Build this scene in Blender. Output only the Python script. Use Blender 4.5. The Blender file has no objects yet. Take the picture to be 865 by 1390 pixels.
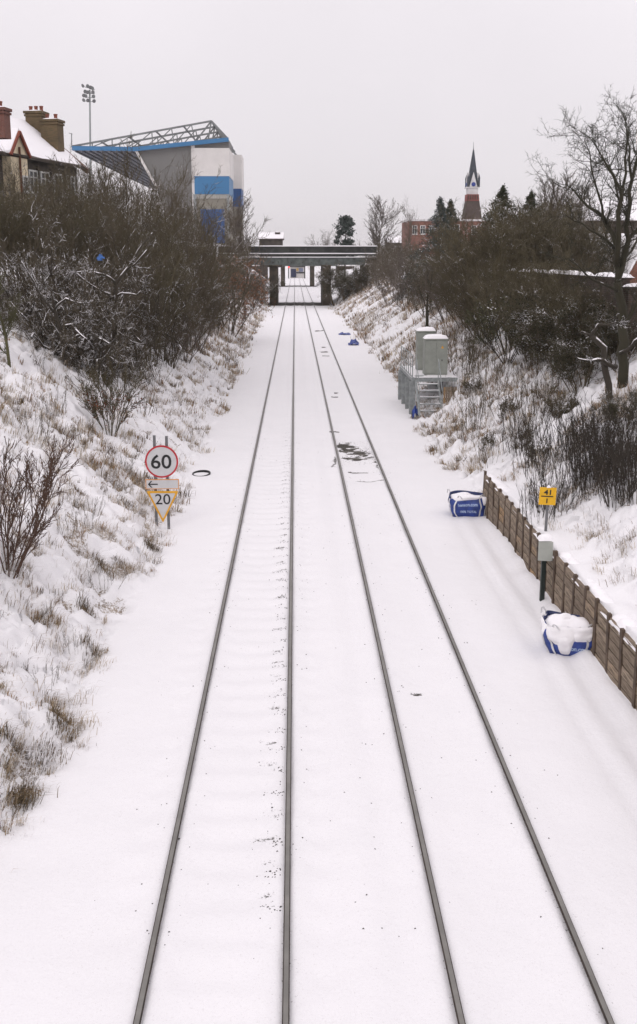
import bpy, math, random
import numpy as np
from mathutils import Vector, Matrix

R = math.radians
scene = bpy.context.scene
COL = scene.collection

# ------------------------------------------------------------------ camera
F_PX, CX, CY, IMH = 1400.0, 432.5, 650.0, 1390.0
CAM = Vector((0.0, 0.0, 7.54))
PITCH, YAW = R(12.02), R(1.28)
cam_d = bpy.data.cameras.new('camera')
cam = bpy.data.objects.new('camera', cam_d)
COL.objects.link(cam)
cam.location = CAM
cam.rotation_euler = (R(90) - PITCH, 0, -YAW)
cam_d.sensor_fit = 'VERTICAL'
cam_d.sensor_height = 36
cam_d.sensor_width = 24
cam_d.lens = 36 * F_PX / IMH
cam_d.shift_y = -(695 - 650) / IMH
cam_d.clip_start = 0.1
cam_d.clip_end = 6000
scene.camera = cam
RM = cam.rotation_euler.to_matrix()

# ------------------------------------------------------------------ light
SUN_EL, SUN_AZ = R(38), R(200)
w = bpy.data.worlds.new('World')
scene.world = w
w.use_nodes = True
nt = w.node_tree
nt.nodes.clear()
N = nt.nodes.new
out = N('ShaderNodeOutputWorld'); bg = N('ShaderNodeBackground')
sky = N('ShaderNodeTexSky'); sky.sky_type = 'NISHITA'; sky.sun_disc = False
sky.sun_elevation = SUN_EL; sky.sun_rotation = SUN_AZ
bg.inputs['Strength'].default_value = 0.1
tc = N('ShaderNodeTexCoord'); sp = N('ShaderNodeSeparateXYZ')
nt.links.new(tc.outputs['Generated'], sp.inputs[0])
mr = N('ShaderNodeMapRange')          # cloud deck: brighter towards the zenith, as under a real overcast
mr.inputs[1].default_value = 0.0; mr.inputs[2].default_value = 1.0
mr.inputs[3].default_value = 8.15; mr.inputs[4].default_value = 13.8
nt.links.new(sp.outputs['Z'], mr.inputs[0])
nz = N('ShaderNodeTexNoise'); nz.inputs['Scale'].default_value = 2.2; nz.inputs['Detail'].default_value = 5
nt.links.new(tc.outputs['Generated'], nz.inputs['Vector'])
mr2 = N('ShaderNodeMapRange'); mr2.inputs[3].default_value = 0.87; mr2.inputs[4].default_value = 1.13
nt.links.new(nz.outputs['Fac'], mr2.inputs[0])
mul = N('ShaderNodeMath'); mul.operation = 'MULTIPLY'
nt.links.new(mr.outputs[0], mul.inputs[0]); nt.links.new(mr2.outputs[0], mul.inputs[1])
cb = N('ShaderNodeVectorMath'); cb.operation = 'SCALE'
cb.inputs[0].default_value = (1.0, 0.945, 0.985)
nt.links.new(mul.outputs[0], cb.inputs['Scale'])
mx = N('ShaderNodeMix'); mx.data_type = 'RGBA'; mx.inputs['Factor'].default_value = 0.96
nt.links.new(sky.outputs[0], mx.inputs['A']); nt.links.new(cb.outputs[0], mx.inputs['B'])
nt.links.new(mx.outputs['Result'], bg.inputs['Color'])
nt.links.new(bg.outputs[0], out.inputs[0])

sd = bpy.data.lights.new('sun', 'SUN'); sd.energy = 0.5; sd.angle = R(25); sd.color = (1.0, 0.96, 0.92)
so = bpy.data.objects.new('sun', sd); COL.objects.link(so)
so.rotation_euler = (R(90) - SUN_EL, 0, R(180) - SUN_AZ)
vs = scene.view_settings
vs.view_transform = 'Standard'; vs.look = 'None'; vs.gamma = 1.0; vs.exposure = 0.0
scene.cycles.max_bounces = 6
scene.cycles.volume_bounces = 0

# ------------------------------------------------------------------ helpers: pixels of the survey to places on the ground
def ray(px, py):
    return RM @ Vector(((px - CX) / F_PX, -(py - CY) / F_PX, -1.0))
def W(px, py, Y):                    # where the sight line crosses the plane at distance Y
    d = ray(px, py)
    return CAM + d * (Y / d.y)
def proj(P):
    v = RM.transposed() @ (Vector(P) - CAM)
    return (CX + F_PX * v.x / -v.z, CY - F_PX * v.y / -v.z)
def G(px, py, z=0.0):
    d = ray(px, py)
    return CAM + d * ((z - CAM.z) / d.z)

_rs = np.random.RandomState(7)
_tb = _rs.rand(16, 256, 256)
def vn(x, y, s=0):
    x = np.asarray(x, float); y = np.asarray(y, float)
    xi = np.floor(x).astype(int); yi = np.floor(y).astype(int)
    fx = x - xi; fy = y - yi
    fx = fx * fx * (3 - 2 * fx); fy = fy * fy * (3 - 2 * fy)
    t = _tb[s % 16]
    a = t[xi & 255, yi & 255]; b = t[(xi + 1) & 255, yi & 255]
    c = t[xi & 255, (yi + 1) & 255]; d = t[(xi + 1) & 255, (yi + 1) & 255]
    return (a * (1 - fx) + b * fx) * (1 - fy) + (c * (1 - fx) + d * fx) * fy
def fbm(x, y, s=0, o=4):
    v = 0; a = .5; t = 0
    for i in range(o):
        v = v + a * vn(x * 2 ** i + 17.3 * i, y * 2 ** i - 9.1 * i, s + i); t += a; a *= .5
    return v / t
def sst(a, b, x):
    t = np.clip((x - a) / (b - a), 0, 1)
    return t * t * (3 - 2 * t)
def smin(a, b, k):
    h = np.clip(.5 + .5 * (b - a) / k, 0, 1)
    return b * (1 - h) + a * h - k * h * (1 - h)

WALL_X, WALL_Y0, WALL_Y1 = 5.76, 8.4, 30.6
def toe_left(Y):
    return -3.62 - .75 * sst(30, 120, Y) + .5 * (vn(Y / 3.1, Y * 0 + 3, 2) - .5)
def toe_right(Y):
    return 5.55 + .9 * sst(45, 75, Y) - .7 * sst(120, 175, Y) + .5 * (vn(Y / 2.7, Y * 0 + 9, 3) - .5)
def terrain(X, Y):
    """height, grass mask, bare mask"""
    X = np.asarray(X, float); Y = np.asarray(Y, float)
    bed = -.085 + .025 * (fbm(X * .9, Y * .35, 1) - .5) * 2
    # rows of buried sleepers under the left-hand track
    band = sst(1.45, 1.15, np.abs(X + .88)) * sst(60, 25, Y)
    dr_ = np.minimum(np.abs(X + 1.635), np.abs(X + .13))
    bed = bed + .018 * band * sst(.1, .4, dr_) * np.cos(2 * np.pi * Y / .68) + .022 * sst(.25, .05, np.minimum(dr_, np.minimum(np.abs(X - 1.65), np.abs(X - 3.155)))) * (fbm(X * 7, Y * 2.2, 10, 3) - .62) * sst(120, 30, Y) + .012 * (vn(X * 4, Y * 4, 5) - .5)
    bed = bed + .05 * sst(.5, 0, np.abs(X - .76)) - .02
    # snow over the cable trough
    bed = bed + .04 * sst(.2, .05, np.abs(X - 5.08 - .05 * np.sin(Y * .7))) * sst(32, 29, Y) * (.6 + .8 * vn(X * .2, Y * .5, 6))
    bed = bed - .03 * sst(.16, .04, np.abs(X - 4.78)) * sst(32, 29, Y)
    bed = bed + (.10 + .16 * vn(X * 2, Y * 1.6, 4)) * sst(5.3, 5.65, X) * sst(31, 28, Y)
    # left bank
    u = toe_left(Y) - X
    su = np.where(u > .8, u - .4, np.where(u > 0, u * u / 1.6, 0))
    zl = smin(.67 * su, 6.5 + np.minimum(.12 * np.maximum(u - 10, 0), 3.0), 1.4)
    zl = zl * sst(-.01, .3, u + .0)
    # right bank, behind the low wall near by, free further on
    near = sst(31.3, 30.3, Y)
    uw = X - 6.35
    swl = np.where(uw > .8, uw - .4, np.where(uw > 0, uw * uw / 1.6, 0))
    zw = np.where(X > WALL_X + .03, 1.12 + .1 * (vn(X, Y * .8, 8) - .4) + smin(.60 * swl, 3.6 + np.minimum(.1 * np.maximum(uw - 7, 0), 2), 1.2), 0)
    ur = X - toe_right(Y)
    sr = np.where(ur > .8, ur - .4, np.where(ur > 0, ur * ur / 1.6, 0))
    zr = smin(.64 * sr, 4.7 + np.minimum(.1 * np.maximum(ur - 8, 0), 2), 1.2)
    zr = zw * near + zr * (1 - near)
    bank = zl + zr
    ong = np.clip(sst(.05, .45, u) + sst(.05, .5, np.where(Y < 30.8, X - 6.3, ur)), 0, 1)
    # tufted, lumpy banks
    wx = X + .35 * (vn(X * 1.3, Y * 1.3, 1) - .5); wy = Y + .35 * (vn(X * 1.3, Y * 1.3, 2) - .5)
    lump = fbm(wx * 1.5, wy * 1.5, 9, 4) - .5
    fine = np.abs(fbm(wx * 3.6, wy * 3.2, 14, 3) - .5)
    big = fbm(X * .45, Y * .45, 11, 3) - .5
    fade = sst(170, 40, Y) * .7 + .3
    det = ong * (lump * .72 * fade + big * .65 + (.16 - fine * 1.1) * .55 * sst(120, 25, Y))
    side = np.where(X < 0, .025, .075)
    cover = (fbm(X * .33 + 8, Y * .33, 12, 2) - .5) * .22
    hol = sst(.60 - side - cover, .70 - side - cover, fbm(wx * 2.1 + 40, wy * 2.1, 13, 3)) * ong
    hol = np.maximum(hol, ong * sst(.115, .17, fine) * sst(.46, .62, fbm(X * .8, Y * .8, 15, 3) + side) * .8)
    det = det - hol * .15
    grass = hol * .74
    bare = np.zeros_like(X)
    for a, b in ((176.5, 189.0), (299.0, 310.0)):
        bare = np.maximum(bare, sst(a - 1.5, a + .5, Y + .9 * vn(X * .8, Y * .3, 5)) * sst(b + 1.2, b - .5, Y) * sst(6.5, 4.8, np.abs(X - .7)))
    z = bed + bank + det
    far = sst(470, 560, Y)
    z = z * (1 - far) + 6.2 * far
    return z, grass, bare
def H(X, Y):
    return float(terrain(np.array([X]), np.array([Y]))[0][0])
def onground(px, py):                 # sight line meets the ground
    d = ray(px, py); d = d / d.y
    ys = np.arange(9.0, 240.0, .1)
    P = np.array(CAM)[None] + ys[:, None] * np.array(d)[None]
    z = terrain(P[:, 0], P[:, 1])[0]
    i = np.argmax(P[:, 2] <= z)
    return Vector(P[i])
def base_at(px, Y):                   # point of the ground seen in column px at distance Y
    z = 3.0
    for _ in range(6):
        py = proj((0, Y, z))[1]
        P = W(px, py, Y)
        z = H(P.x, Y)
    return Vector((P.x, Y, z))

# ------------------------------------------------------------------ mesh builder
class MB:
    def __init__(s):
        s.v = []; s.f = []; s.m = []
    def add(s, vs, fs, mi=0):
        b = len(s.v)
        s.v += [tuple(x) for x in vs]
        for f in fs:
            s.f.append(tuple(b + i for i in f)); s.m.append(mi)
        return s
    def box(s, c, size, mi=0, rz=0, M=None):
        hx, hy, hz = size[0] / 2, size[1] / 2, size[2] / 2
        c = Vector(c)
        A = M if M is not None else Matrix.Rotation(rz, 3, 'Z')
        vs = [c + A @ Vector((x * hx, y * hy, z * hz)) for x in (-1, 1) for y in (-1, 1) for z in (-1, 1)]
        return s.add(vs, [(0, 1, 3, 2), (4, 6, 7, 5), (0, 4, 5, 1), (2, 3, 7, 6), (0, 2, 6, 4), (1, 5, 7, 3)], mi)
    def prism(s, pts, vec, mi=0):
        n = len(pts); vec = Vector(vec)
        a = [Vector(p) for p in pts]; b = [p + vec for p in a]
        fs = [tuple(range(n)), tuple(range(2 * n - 1, n - 1, -1))]
        fs += [(i, n + i, n + (i + 1) % n, (i + 1) % n) for i in range(n)]
        return s.add(a + b, fs, mi)
    def tube(s, pts, r, n=8, mi=0, caps=True):
        pts = [Vector(p) for p in pts]
        rs = r if isinstance(r, (list, tuple)) else [r] * len(pts)
        vs = []
        for i, p in enumerate(pts):
            t = (pts[min(i + 1, len(pts) - 1)] - pts[max(i - 1, 0)]).normalized()
            if i == 0: a = t.cross(Vector((0, 0, 1)) if abs(t.z) < .9 else Vector((1, 0, 0))).normalized()
            else: a = (a - t * a.dot(t)).normalized()
            b = t.cross(a)
            vs += [p + (a * math.cos(2 * math.pi * k / n) + b * math.sin(2 * math.pi * k / n)) * rs[i] for k in range(n)]
        fs = []
        for i in range(len(pts) - 1):
            fs += [(i * n + k, i * n + (k + 1) % n, (i + 1) * n + (k + 1) % n, (i + 1) * n + k) for k in range(n)]
        if caps:
            fs += [tuple(range(n - 1, -1, -1)), tuple((len(pts) - 1) * n + k for k in range(n))]
        return s.add(vs, fs, mi)
    def bar(s, p0, p1, wd, mi=0):
        p0 = Vector(p0); p1 = Vector(p1); t = (p1 - p0); L = t.length; t = t / L
        ref = Vector((0, 0, 1)) if abs(t.z) < .95 else Vector((0, 1, 0))
        a = t.cross(ref).normalized(); b = t.cross(a)
        M = Matrix((a, t, b)).transposed()
        return s.box((p0 + p1) / 2, (wd, L, wd), mi, M=M)
    def lathe(s, prof, n=16, c=(0, 0, 0), mi=0):
        c = Vector(c); vs = []
        for r, z in prof:
            vs += [c + Vector((r * math.cos(2 * math.pi * k / n), r * math.sin(2 * math.pi * k / n), z)) for k in range(n)]
        fs = []
        for i in range(len(prof) - 1):
            fs += [(i * n + k, i * n + (k + 1) % n, (i + 1) * n + (k + 1) % n, (i + 1) * n + k) for k in range(n)]
        fs += [tuple(range(n - 1, -1, -1)), tuple((len(prof) - 1) * n + k for k in range(n))]
        return s.add(vs, fs, mi)
    def mound(s, c, sx, sy, h, seed=0, n=14, mi=0, rz=0, p=2.6, rough=.25):
        """lump of snow with a flat underside"""
        c = Vector(c); vs = []; fs = []
        for i in range(n + 1):
            for j in range(n + 1):
                x = i / n * 2 - 1; y = j / n * 2 - 1
                rr = min(1, (abs(x) ** p + abs(y) ** p))
                z = h * (1 - rr) ** .45 * (1 - rough + 2 * rough * float(vn(x * 2.2 + seed * 3.7, y * 2.2 + seed, 3))) if rr < 1 else 0
                q = Matrix.Rotation(rz, 3, 'Z') @ Vector((x * sx / 2, y * sy / 2, z))
                vs.append(c + q)
        for i in range(n):
            for j in range(n):
                a = i * (n + 1) + j
                fs.append((a, a + n + 1, a + n + 2, a + 1))
        return s.add(vs, fs, mi)
    def build(s, name, mats, parent=None, bevel=0, smooth=False, origin=None):
        me = bpy.data.meshes.new(name)
        o3 = Vector(origin) if origin is not None else Vector((0, 0, 0))
        if parent is not None and origin is None:
            o3 = WLOC.get(parent.name, Vector((0, 0, 0)))
        me.from_pydata([tuple(Vector(v) - o3) for v in s.v], [], s.f)
        ms = mats if isinstance(mats, (list, tuple)) else [mats]
        for m in ms: me.materials.append(m)
        if len(ms) > 1: me.polygons.foreach_set('material_index', s.m)
        if smooth: me.polygons.foreach_set('use_smooth', [True] * len(me.polygons))
        o = bpy.data.objects.new(name, me); COL.objects.link(o)
        if parent is not None:
            o.parent = parent
            WLOC[o.name] = o3
        else:
            o.location = o3; WLOC[o.name] = o3
        if bevel:
            b = o.modifiers.new('edge', 'BEVEL'); b.width = bevel; b.segments = 2; b.limit_method = 'ANGLE'
        return o
WLOC = {}                              # world origin of every object, so that parts can be given in world coordinates

def tag(o, label=None, cat=None, group=None, kind=None):
    if label: o['label'] = label
    if cat: o['category'] = cat
    if group: o['group'] = group
    if kind: o['kind'] = kind
    return o
def thing(name, loc, label, cat, group=None):
    o = bpy.data.objects.new(name, None); COL.objects.link(o)
    o.empty_display_size = .3
    o.location = loc; WLOC[o.name] = Vector(loc)
    return tag(o, label, cat, group)
def np_mesh(name, V, Fa, mats, cols=None, smooth=False, mi=None):
    """V (n,3); Fa list of (k,m) index arrays, each with m corners a face"""
    me = bpy.data.meshes.new(name)
    if not isinstance(Fa, list): Fa = [Fa]
    me.vertices.add(len(V)); me.vertices.foreach_set('co', np.ascontiguousarray(V, np.float32).ravel())
    nl = sum(f.size for f in Fa); nf = sum(len(f) for f in Fa)
    me.loops.add(nl); me.loops.foreach_set('vertex_index', np.concatenate([f.ravel() for f in Fa]).astype(np.int32))
    me.polygons.add(nf)
    tot = np.concatenate([np.full(len(f), f.shape[1]) for f in Fa]).astype(np.int32)
    st = np.concatenate([[0], np.cumsum(tot)[:-1]]).astype(np.int32)
    me.polygons.foreach_set('loop_start', st); me.polygons.foreach_set('loop_total', tot)
    for m in (mats if isinstance(mats, (list, tuple)) else [mats]): me.materials.append(m)
    if mi is not None: me.polygons.foreach_set('material_index', mi.astype(np.int32))
    if smooth: me.polygons.foreach_set('use_smooth', np.ones(nf, bool))
    if cols is not None:
        at = me.color_attributes.new('Col', 'FLOAT_COLOR', 'POINT')
        c4 = np.ones((len(V), 4), np.float32); c4[:, :3] = cols
        at.data.foreach_set('color', c4.ravel())
    me.update(); me.validate()
    return me
def link(name, me, parent=None, loc=None):
    o = bpy.data.objects.new(name, me); COL.objects.link(o)
    if parent is not None: o.parent = parent
    if loc is not None: o.location = loc
    return o
def dup(root, loc, rz=0, sc=(1, 1, 1)):
    r = root.copy(); COL.objects.link(r)
    r.location = loc; r.rotation_euler = (0, 0, rz); r.scale = sc
    WLOC[r.name] = Vector(loc)
    for k in ('label', 'group'):
        if k in r: del r[k]
    for ch in root.children:
        c = ch.copy(); COL.objects.link(c); c.parent = r
        for g in ch.children:
            d = g.copy(); COL.objects.link(d); d.parent = c
    return r

# ------------------------------------------------------------------ materials
def new_mat(name):
    m = bpy.data.materials.new(name); m.use_nodes = True
    t = m.node_tree
    return m, t, t.nodes['Principled BSDF']
def nd(t, typ, **kw):
    n = t.nodes.new(typ)
    for k, v in kw.items():
        if k.startswith('i_'): n.inputs[k[2:]].default_value = v
        else: setattr(n, k, v)
    return n
def mixc(t, fac, a, b):
    n = t.nodes.new('ShaderNodeMix'); n.data_type = 'RGBA'
    for key, val in (('Factor', fac), ('A', a), ('B', b)):
        if isinstance(val, bpy.types.NodeSocket): t.links.new(val, n.inputs[key])
        elif key == 'Factor': n.inputs[key].default_value = val
        else: n.inputs[key].default_value = (*val, 1) if len(val) == 3 else val
    return n.outputs['Result']
def mathn(t, op, a, b=0.0):
    n = t.nodes.new('ShaderNodeMath'); n.operation = op
    for i, val in enumerate((a, b)):
        if isinstance(val, bpy.types.NodeSocket): t.links.new(val, n.inputs[i])
        else: n.inputs[i].default_value = val
    return n.outputs[0]
def rng(t, v, a, b, c=0.0, d=1.0):
    n = t.nodes.new('ShaderNodeMapRange'); n.interpolation_type = 'SMOOTHSTEP'
    t.links.new(v, n.inputs[0])
    for i, val in enumerate((a, b, c, d)): n.inputs[i + 1].default_value = val
    return n.outputs[0]
def noise(t, scale, detail=4, coord='Object', rough=.55):
    c = t.nodes.new('ShaderNodeTexCoord'); n = t.nodes.new('ShaderNodeTexNoise')
    n.inputs['Scale'].default_value = scale; n.inputs['Detail'].default_value = detail; n.inputs['Roughness'].default_value = rough
    t.links.new(c.outputs[coord], n.inputs['Vector'])
    return n.outputs['Fac']
def bump(t, p, h, strength=.3, dist=.02):
    b = t.nodes.new('ShaderNodeBump'); b.inputs['Strength'].default_value = strength; b.inputs['Distance'].default_value = dist
    t.links.new(h, b.inputs['Height']); t.links.new(b.outputs[0], p.inputs['Normal'])
def geo_z(t):
    g = t.nodes.new('ShaderNodeNewGeometry'); s = t.nodes.new('ShaderNodeSeparateXYZ')
    t.links.new(g.outputs['Normal'], s.inputs[0])
    return s.outputs['Z']
SNOW = (.86, .845, .862)
def plain(name, col, rough=.6, metal=0.0, var=.18, scale=6, bmp=.0, snow=None, worn=None):
    """paint, concrete, metal ...: colour broken up by wear; snow = share of upward faces that carry snow"""
    m, t, p = new_mat(name)
    n = noise(t, scale, 5)
    dark = tuple(c * (1 - var) for c in col); lite = tuple(min(1, c * (1 + var)) for c in col)
    c = mixc(t, rng(t, n, .3, .7), dark, lite)
    if worn:
        c = mixc(t, rng(t, noise(t, scale * 1.7, 6), .56, .68), c, worn)
    if snow is not None:
        f = mathn(t, 'MULTIPLY', rng(t, geo_z(t), .45, .75), rng(t, noise(t, 1.3, 5), snow, snow + .08))
        c = mixc(t, f, c, SNOW)
    t.links.new(c, p.inputs['Base Color'])
    p.inputs['Roughness'].default_value = rough; p.inputs['Metallic'].default_value = metal
    if bmp: bump(t, p, noise(t, scale * 4, 4), bmp)
    return m
def twig_mat(name, col, col2, snow=.62, zlo=.25):
    m, t, p = new_mat(name)
    oi = t.nodes.new('ShaderNodeObjectInfo')
    c = mixc(t, noise(t, 1.1, 3), col, col2)
    c = mixc(t, mathn(t, 'MULTIPLY', oi.outputs['Random'], .5), c, tuple(x * .7 for x in col))
    f = mathn(t, 'MULTIPLY', rng(t, geo_z(t), zlo, zlo + .25), rng(t, noise(t, 1.6, 6, rough=.7), snow, snow + .06))
    c = mixc(t, f, c, SNOW)
    t.links.new(c, p.inputs['Base Color']); p.inputs['Roughness'].default_value = .85
    return m
def col_mat(name, rough=.8, snow=None):
    m, t, p = new_mat(name)
    a = t.nodes.new('ShaderNodeVertexColor'); a.layer_name = 'Col'
    c = a.outputs['Color']
    if snow is not None:
        f = mathn(t, 'MULTIPLY', rng(t, geo_z(t), .3, .6), rng(t, noise(t, .9, 5), snow, snow + .1))
        c = mixc(t, f, c, SNOW)
    t.links.new(c, p.inputs['Base Color']); p.inputs['Roughness'].default_value = rough
    p.inputs['Specular IOR Level'].default_value = .2
    return m
def brick_mat(name, c1, c2, mortar, scale=1.0, snow=None):
    m, t, p = new_mat(name)
    tcn = t.nodes.new('ShaderNodeTexCoord'); sx = t.nodes.new('ShaderNodeSeparateXYZ'); cm = t.nodes.new('ShaderNodeCombineXYZ')
    t.links.new(tcn.outputs['Object'], sx.inputs[0])
    t.links.new(mathn(t, 'ADD', sx.outputs[0], sx.outputs[1]), cm.inputs[0]); t.links.new(sx.outputs[2], cm.inputs[1])
    b = t.nodes.new('ShaderNodeTexBrick')
    b.inputs['Scale'].default_value = scale; b.inputs['Brick Width'].default_value = .225; b.inputs['Row Height'].default_value = .075
    b.inputs['Mortar Size'].default_value = .008
    b.inputs['Color1'].default_value = (*c1, 1); b.inputs['Color2'].default_value = (*c2, 1); b.inputs['Mortar'].default_value = (*mortar, 1)
    t.links.new(cm.outputs[0], b.inputs['Vector'])
    c = mixc(t, rng(t, noise(t, .8, 6), .4, .75, 0, .6), b.outputs['Color'], tuple(x * .45 for x in c1))
    if snow is not None:
        f = mathn(t, 'MULTIPLY', rng(t, geo_z(t), .45, .75), rng(t, noise(t, 1.3, 5), snow, snow + .08))
        c = mixc(t, f, c, SNOW)
    t.links.new(c, p.inputs['Base Color']); p.inputs['Roughness'].default_value = .85
    return m
def snow_mat():
    m, t, p = new_mat('snow')
    n = noise(t, 3, 5)
    t.links.new(mixc(t, n, (.82, .805, .825), (.88, .865, .88)), p.inputs['Base Color'])
    p.inputs['Roughness'].default_value = .75; p.inputs['Specular IOR Level'].default_value = .25
    bump(t, p, noise(t, 22, 6), .25, .02)
    return m
M = {}
M['snow'] = snow_mat()

def ground_mat():
    m, t, p = new_mat('snowy_ground')
    ga = nd(t, 'ShaderNodeAttribute', attribute_name='grassy').outputs['Fac']
    ba = nd(t, 'ShaderNodeAttribute', attribute_name='bare').outputs['Fac']
    n1 = noise(t, .7, 5); n2 = noise(t, 9, 6, rough=.7); n3 = noise(t, 38, 5, rough=.75)
    sn = mixc(t, n1, (.75, .742, .755), (.815, .805, .818))
    # fine grit thinly scattered in the snow of the track bed
    sn = mixc(t, rng(t, n3, .55, .76, 0, .42), sn, (.34, .30, .27))
    turf = mixc(t, n2, (.06, .045, .03), (.26, .19, .12))
    turf = mixc(t, rng(t, noise(t, 2.2, 4), .45, .7), turf, (.34, .27, .19))
    gm = mathn(t, 'ADD', ga, mathn(t, 'MULTIPLY', mathn(t, 'SUBTRACT', noise(t, 16, 6, rough=.8), .5), 2.2))
    c = mixc(t, rng(t, gm, .62, .85, 0, .9), sn, turf)
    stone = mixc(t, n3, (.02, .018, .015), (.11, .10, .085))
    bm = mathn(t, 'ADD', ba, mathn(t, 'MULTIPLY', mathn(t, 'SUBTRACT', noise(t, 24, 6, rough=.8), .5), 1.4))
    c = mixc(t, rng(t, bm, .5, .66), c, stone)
    t.links.new(c, p.inputs['Base Color'])
    p.inputs['Roughness'].default_value = .8; p.inputs['Specular IOR Level'].default_value = .2
    hsum = mathn(t, 'ADD', noise(t, 6, 5), mathn(t, 'MULTIPLY', noise(t, 30, 4), .35))
    bump(t, p, hsum, .35, .05)
    return m
M['ground'] = ground_mat()
M['rail_top'] = plain('rail_steel', (.19, .183, .168), .5, .3, .15, 3)
M['rail_side'] = plain('rail_rust', (.035, .026, .02), .85, 0, .3, 9)
M['galv'] = plain('galvanised_steel', (.27, .29, .29), .55, .2, .2, 5)
M['galv_snow'] = plain('galvanised_steel_snowy', (.27, .29, .29), .55, .2, .2, 5, snow=.35)
M['cab'] = plain('grey_green_paint', (.25, .265, .235), .5, 0, .08, 4)
M['post_grey'] = plain('grey_sign_post', (.14, .14, .145), .6, .1, .15, 12)
M['sign_white'] = plain('sign_face', (.55, .55, .555), .45, 0, .04, 3)
M['sign_red'] = plain('sign_red', (.45, .02, .03), .45, 0, .1, 6)
M['sign_orange'] = plain('sign_orange', (.62, .26, .07), .45, 0, .1, 6)
M['sign_amber'] = plain('sign_amber', (.66, .33, .02), .45, 0, .1, 6)
M['sign_black'] = plain('sign_black', (.012, .012, .013), .5, 0, .1, 6)
M['sign_yellow'] = plain('sign_yellow', (.72, .40, .008), .5, 0, .07, 9)
M['box_grey'] = plain('grey_box', (.36, .375, .34), .5, 0, .06, 6)
M['dkpost'] = plain('dark_green_post', (.012, .02, .017), .5, 0, .2, 10)
M['rubber'] = plain('black_rubber', (.008, .008, .009), .6, 0, .3, 10)
M['bag'] = plain('blue_woven_plastic', (.022, .05, .235), .5, 0, .3, 7, bmp=.3)
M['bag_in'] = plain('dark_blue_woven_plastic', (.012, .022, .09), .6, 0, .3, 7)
M['strap'] = plain('white_strap', (.62, .62, .63), .7, 0, .12, 10)
M['bagprint'] = plain('pale_print', (.42, .53, .72), .6, 0, .12, 10)
M['girder'] = plain('green_grey_girder', (.088, .102, .096), .7, 0, .4, 1.2, snow=.25, worn=(.025, .022, .018))
M['girder_dark'] = plain('dark_parapet', (.022, .024, .021), .8, 0, .5, 1.0, snow=.2, worn=(.05, .055, .05))
M['pier'] = plain('brown_pier', (.062, .048, .034), .85, 0, .45, .9, snow=.3, worn=(.03, .035, .015))
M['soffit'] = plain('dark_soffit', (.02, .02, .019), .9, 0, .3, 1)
M['white_clad'] = plain('white_cladding', (.62, .595, .575), .6, 0, .06, .35)
M['blue_clad'] = plain('blue_cladding', (.03, .155, .33), .5, 0, .05, .3)
M['dkblue_clad'] = plain('deep_blue_cladding', (.012, .07, .22), .5, 0, .08, .3)
M['grey_clad'] = plain('grey_cladding', (.15, .147, .14), .7, 0, .08, .15)
M['beige_clad'] = plain('beige_panel', (.20, .185, .15), .7, 0, .12, .2)
M['roof_under'] = plain('roof_lining', (.115, .12, .145), .7, 0, .2, .2)
M['roof_beam'] = plain('roof_beam', (.06, .065, .08), .7, 0, .2, .2)
M['truss'] = plain('truss_steel', (.17, .18, .18), .6, .1, .15, .5)
M['brick_red'] = brick_mat('red_brick', (.23, .072, .045), (.17, .055, .036), (.25, .2, .17), 1)
M['brick_dark'] = brick_mat('dark_brick', (.075, .05, .036), (.05, .034, .026), (.09, .08, .07), 1, snow=.3)
M['brick_stack'] = brick_mat('mossy_brick', (.10, .072, .03), (.15, .095, .045), (.1, .08, .05), 1, snow=.42)
M['terracotta'] = plain('terracotta', (.17, .05, .028), .8, 0, .2, 4, snow=.5)
M['redboard'] = plain('red_bargeboard', (.22, .05, .025), .7, 0, .2, 2)
M['brownboard'] = plain('brown_bargeboard', (.13, .055, .028), .75, 0, .3, 2)
M['cream'] = plain('cream_render', (.68, .58, .41), .85, 0, .18, 1.5)
M['timber'] = plain('dark_timber', (.045, .033, .024), .8, 0, .3, 2)
M['darkwall'] = plain('dark_rendered_wall', (.06, .05, .042), .85, 0, .35, 1.2)
M['frame_white'] = plain('white_window_frame', (.6, .6, .58), .6, 0, .1, 5)
M['glass'] = plain('window_glass', (.03, .035, .04), .12, 0, .2, 1)
M['slate'] = plain('slate', (.035, .043, .055), .7, 0, .25, 1.0)
M['spire_stone'] = plain('white_stone', (.58, .57, .57), .8, 0, .12, .8)
M['clock_blue'] = plain('blue_clock_face', (.012, .035, .22), .5, 0, .1, 2)
M['tile_dark'] = plain('dark_roof_tile', (.07, .05, .042), .85, 0, .2, .6)
M['spire_red'] = brick_mat('tower_red_brick', (.26, .05, .04), (.2, .04, .035), (.2, .12, .1), 1)

def wood_mat():
    m, t, p = new_mat('weathered_board')
    oi = t.nodes.new('ShaderNodeObjectInfo')
    c = t.nodes.new('ShaderNodeTexCoord'); mp = t.nodes.new('ShaderNodeMapping')
    mp.inputs['Scale'].default_value = (20, 2.0, 26)
    t.links.new(c.outputs['Object'], mp.inputs[0])
    n = t.nodes.new('ShaderNodeTexNoise'); n.inputs['Scale'].default_value = 1.5; n.inputs['Detail'].default_value = 6
    t.links.new(mp.outputs[0], n.inputs['Vector'])
    b = mixc(t, rng(t, oi.outputs['Random'], 0, 1), (.23, .178, .13), (.36, .285, .21))
    b = mixc(t, rng(t, oi.outputs['Random'], .88, .95), b, (.44, .28, .14))
    cc = mixc(t, rng(t, n.outputs['Fac'], .35, .7), b, (.12, .088, .06))
    cc = mixc(t, rng(t, noise(t, 2.5, 5), .56, .72, 0, .7), cc, (.05, .04, .02))
    t.links.new(cc, p.inputs['Base Color']); p.inputs['Roughness'].default_value = .9
    bump(t, p, n.outputs['Fac'], .4, .01)
    return m
M['board'] = wood_mat()
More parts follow.
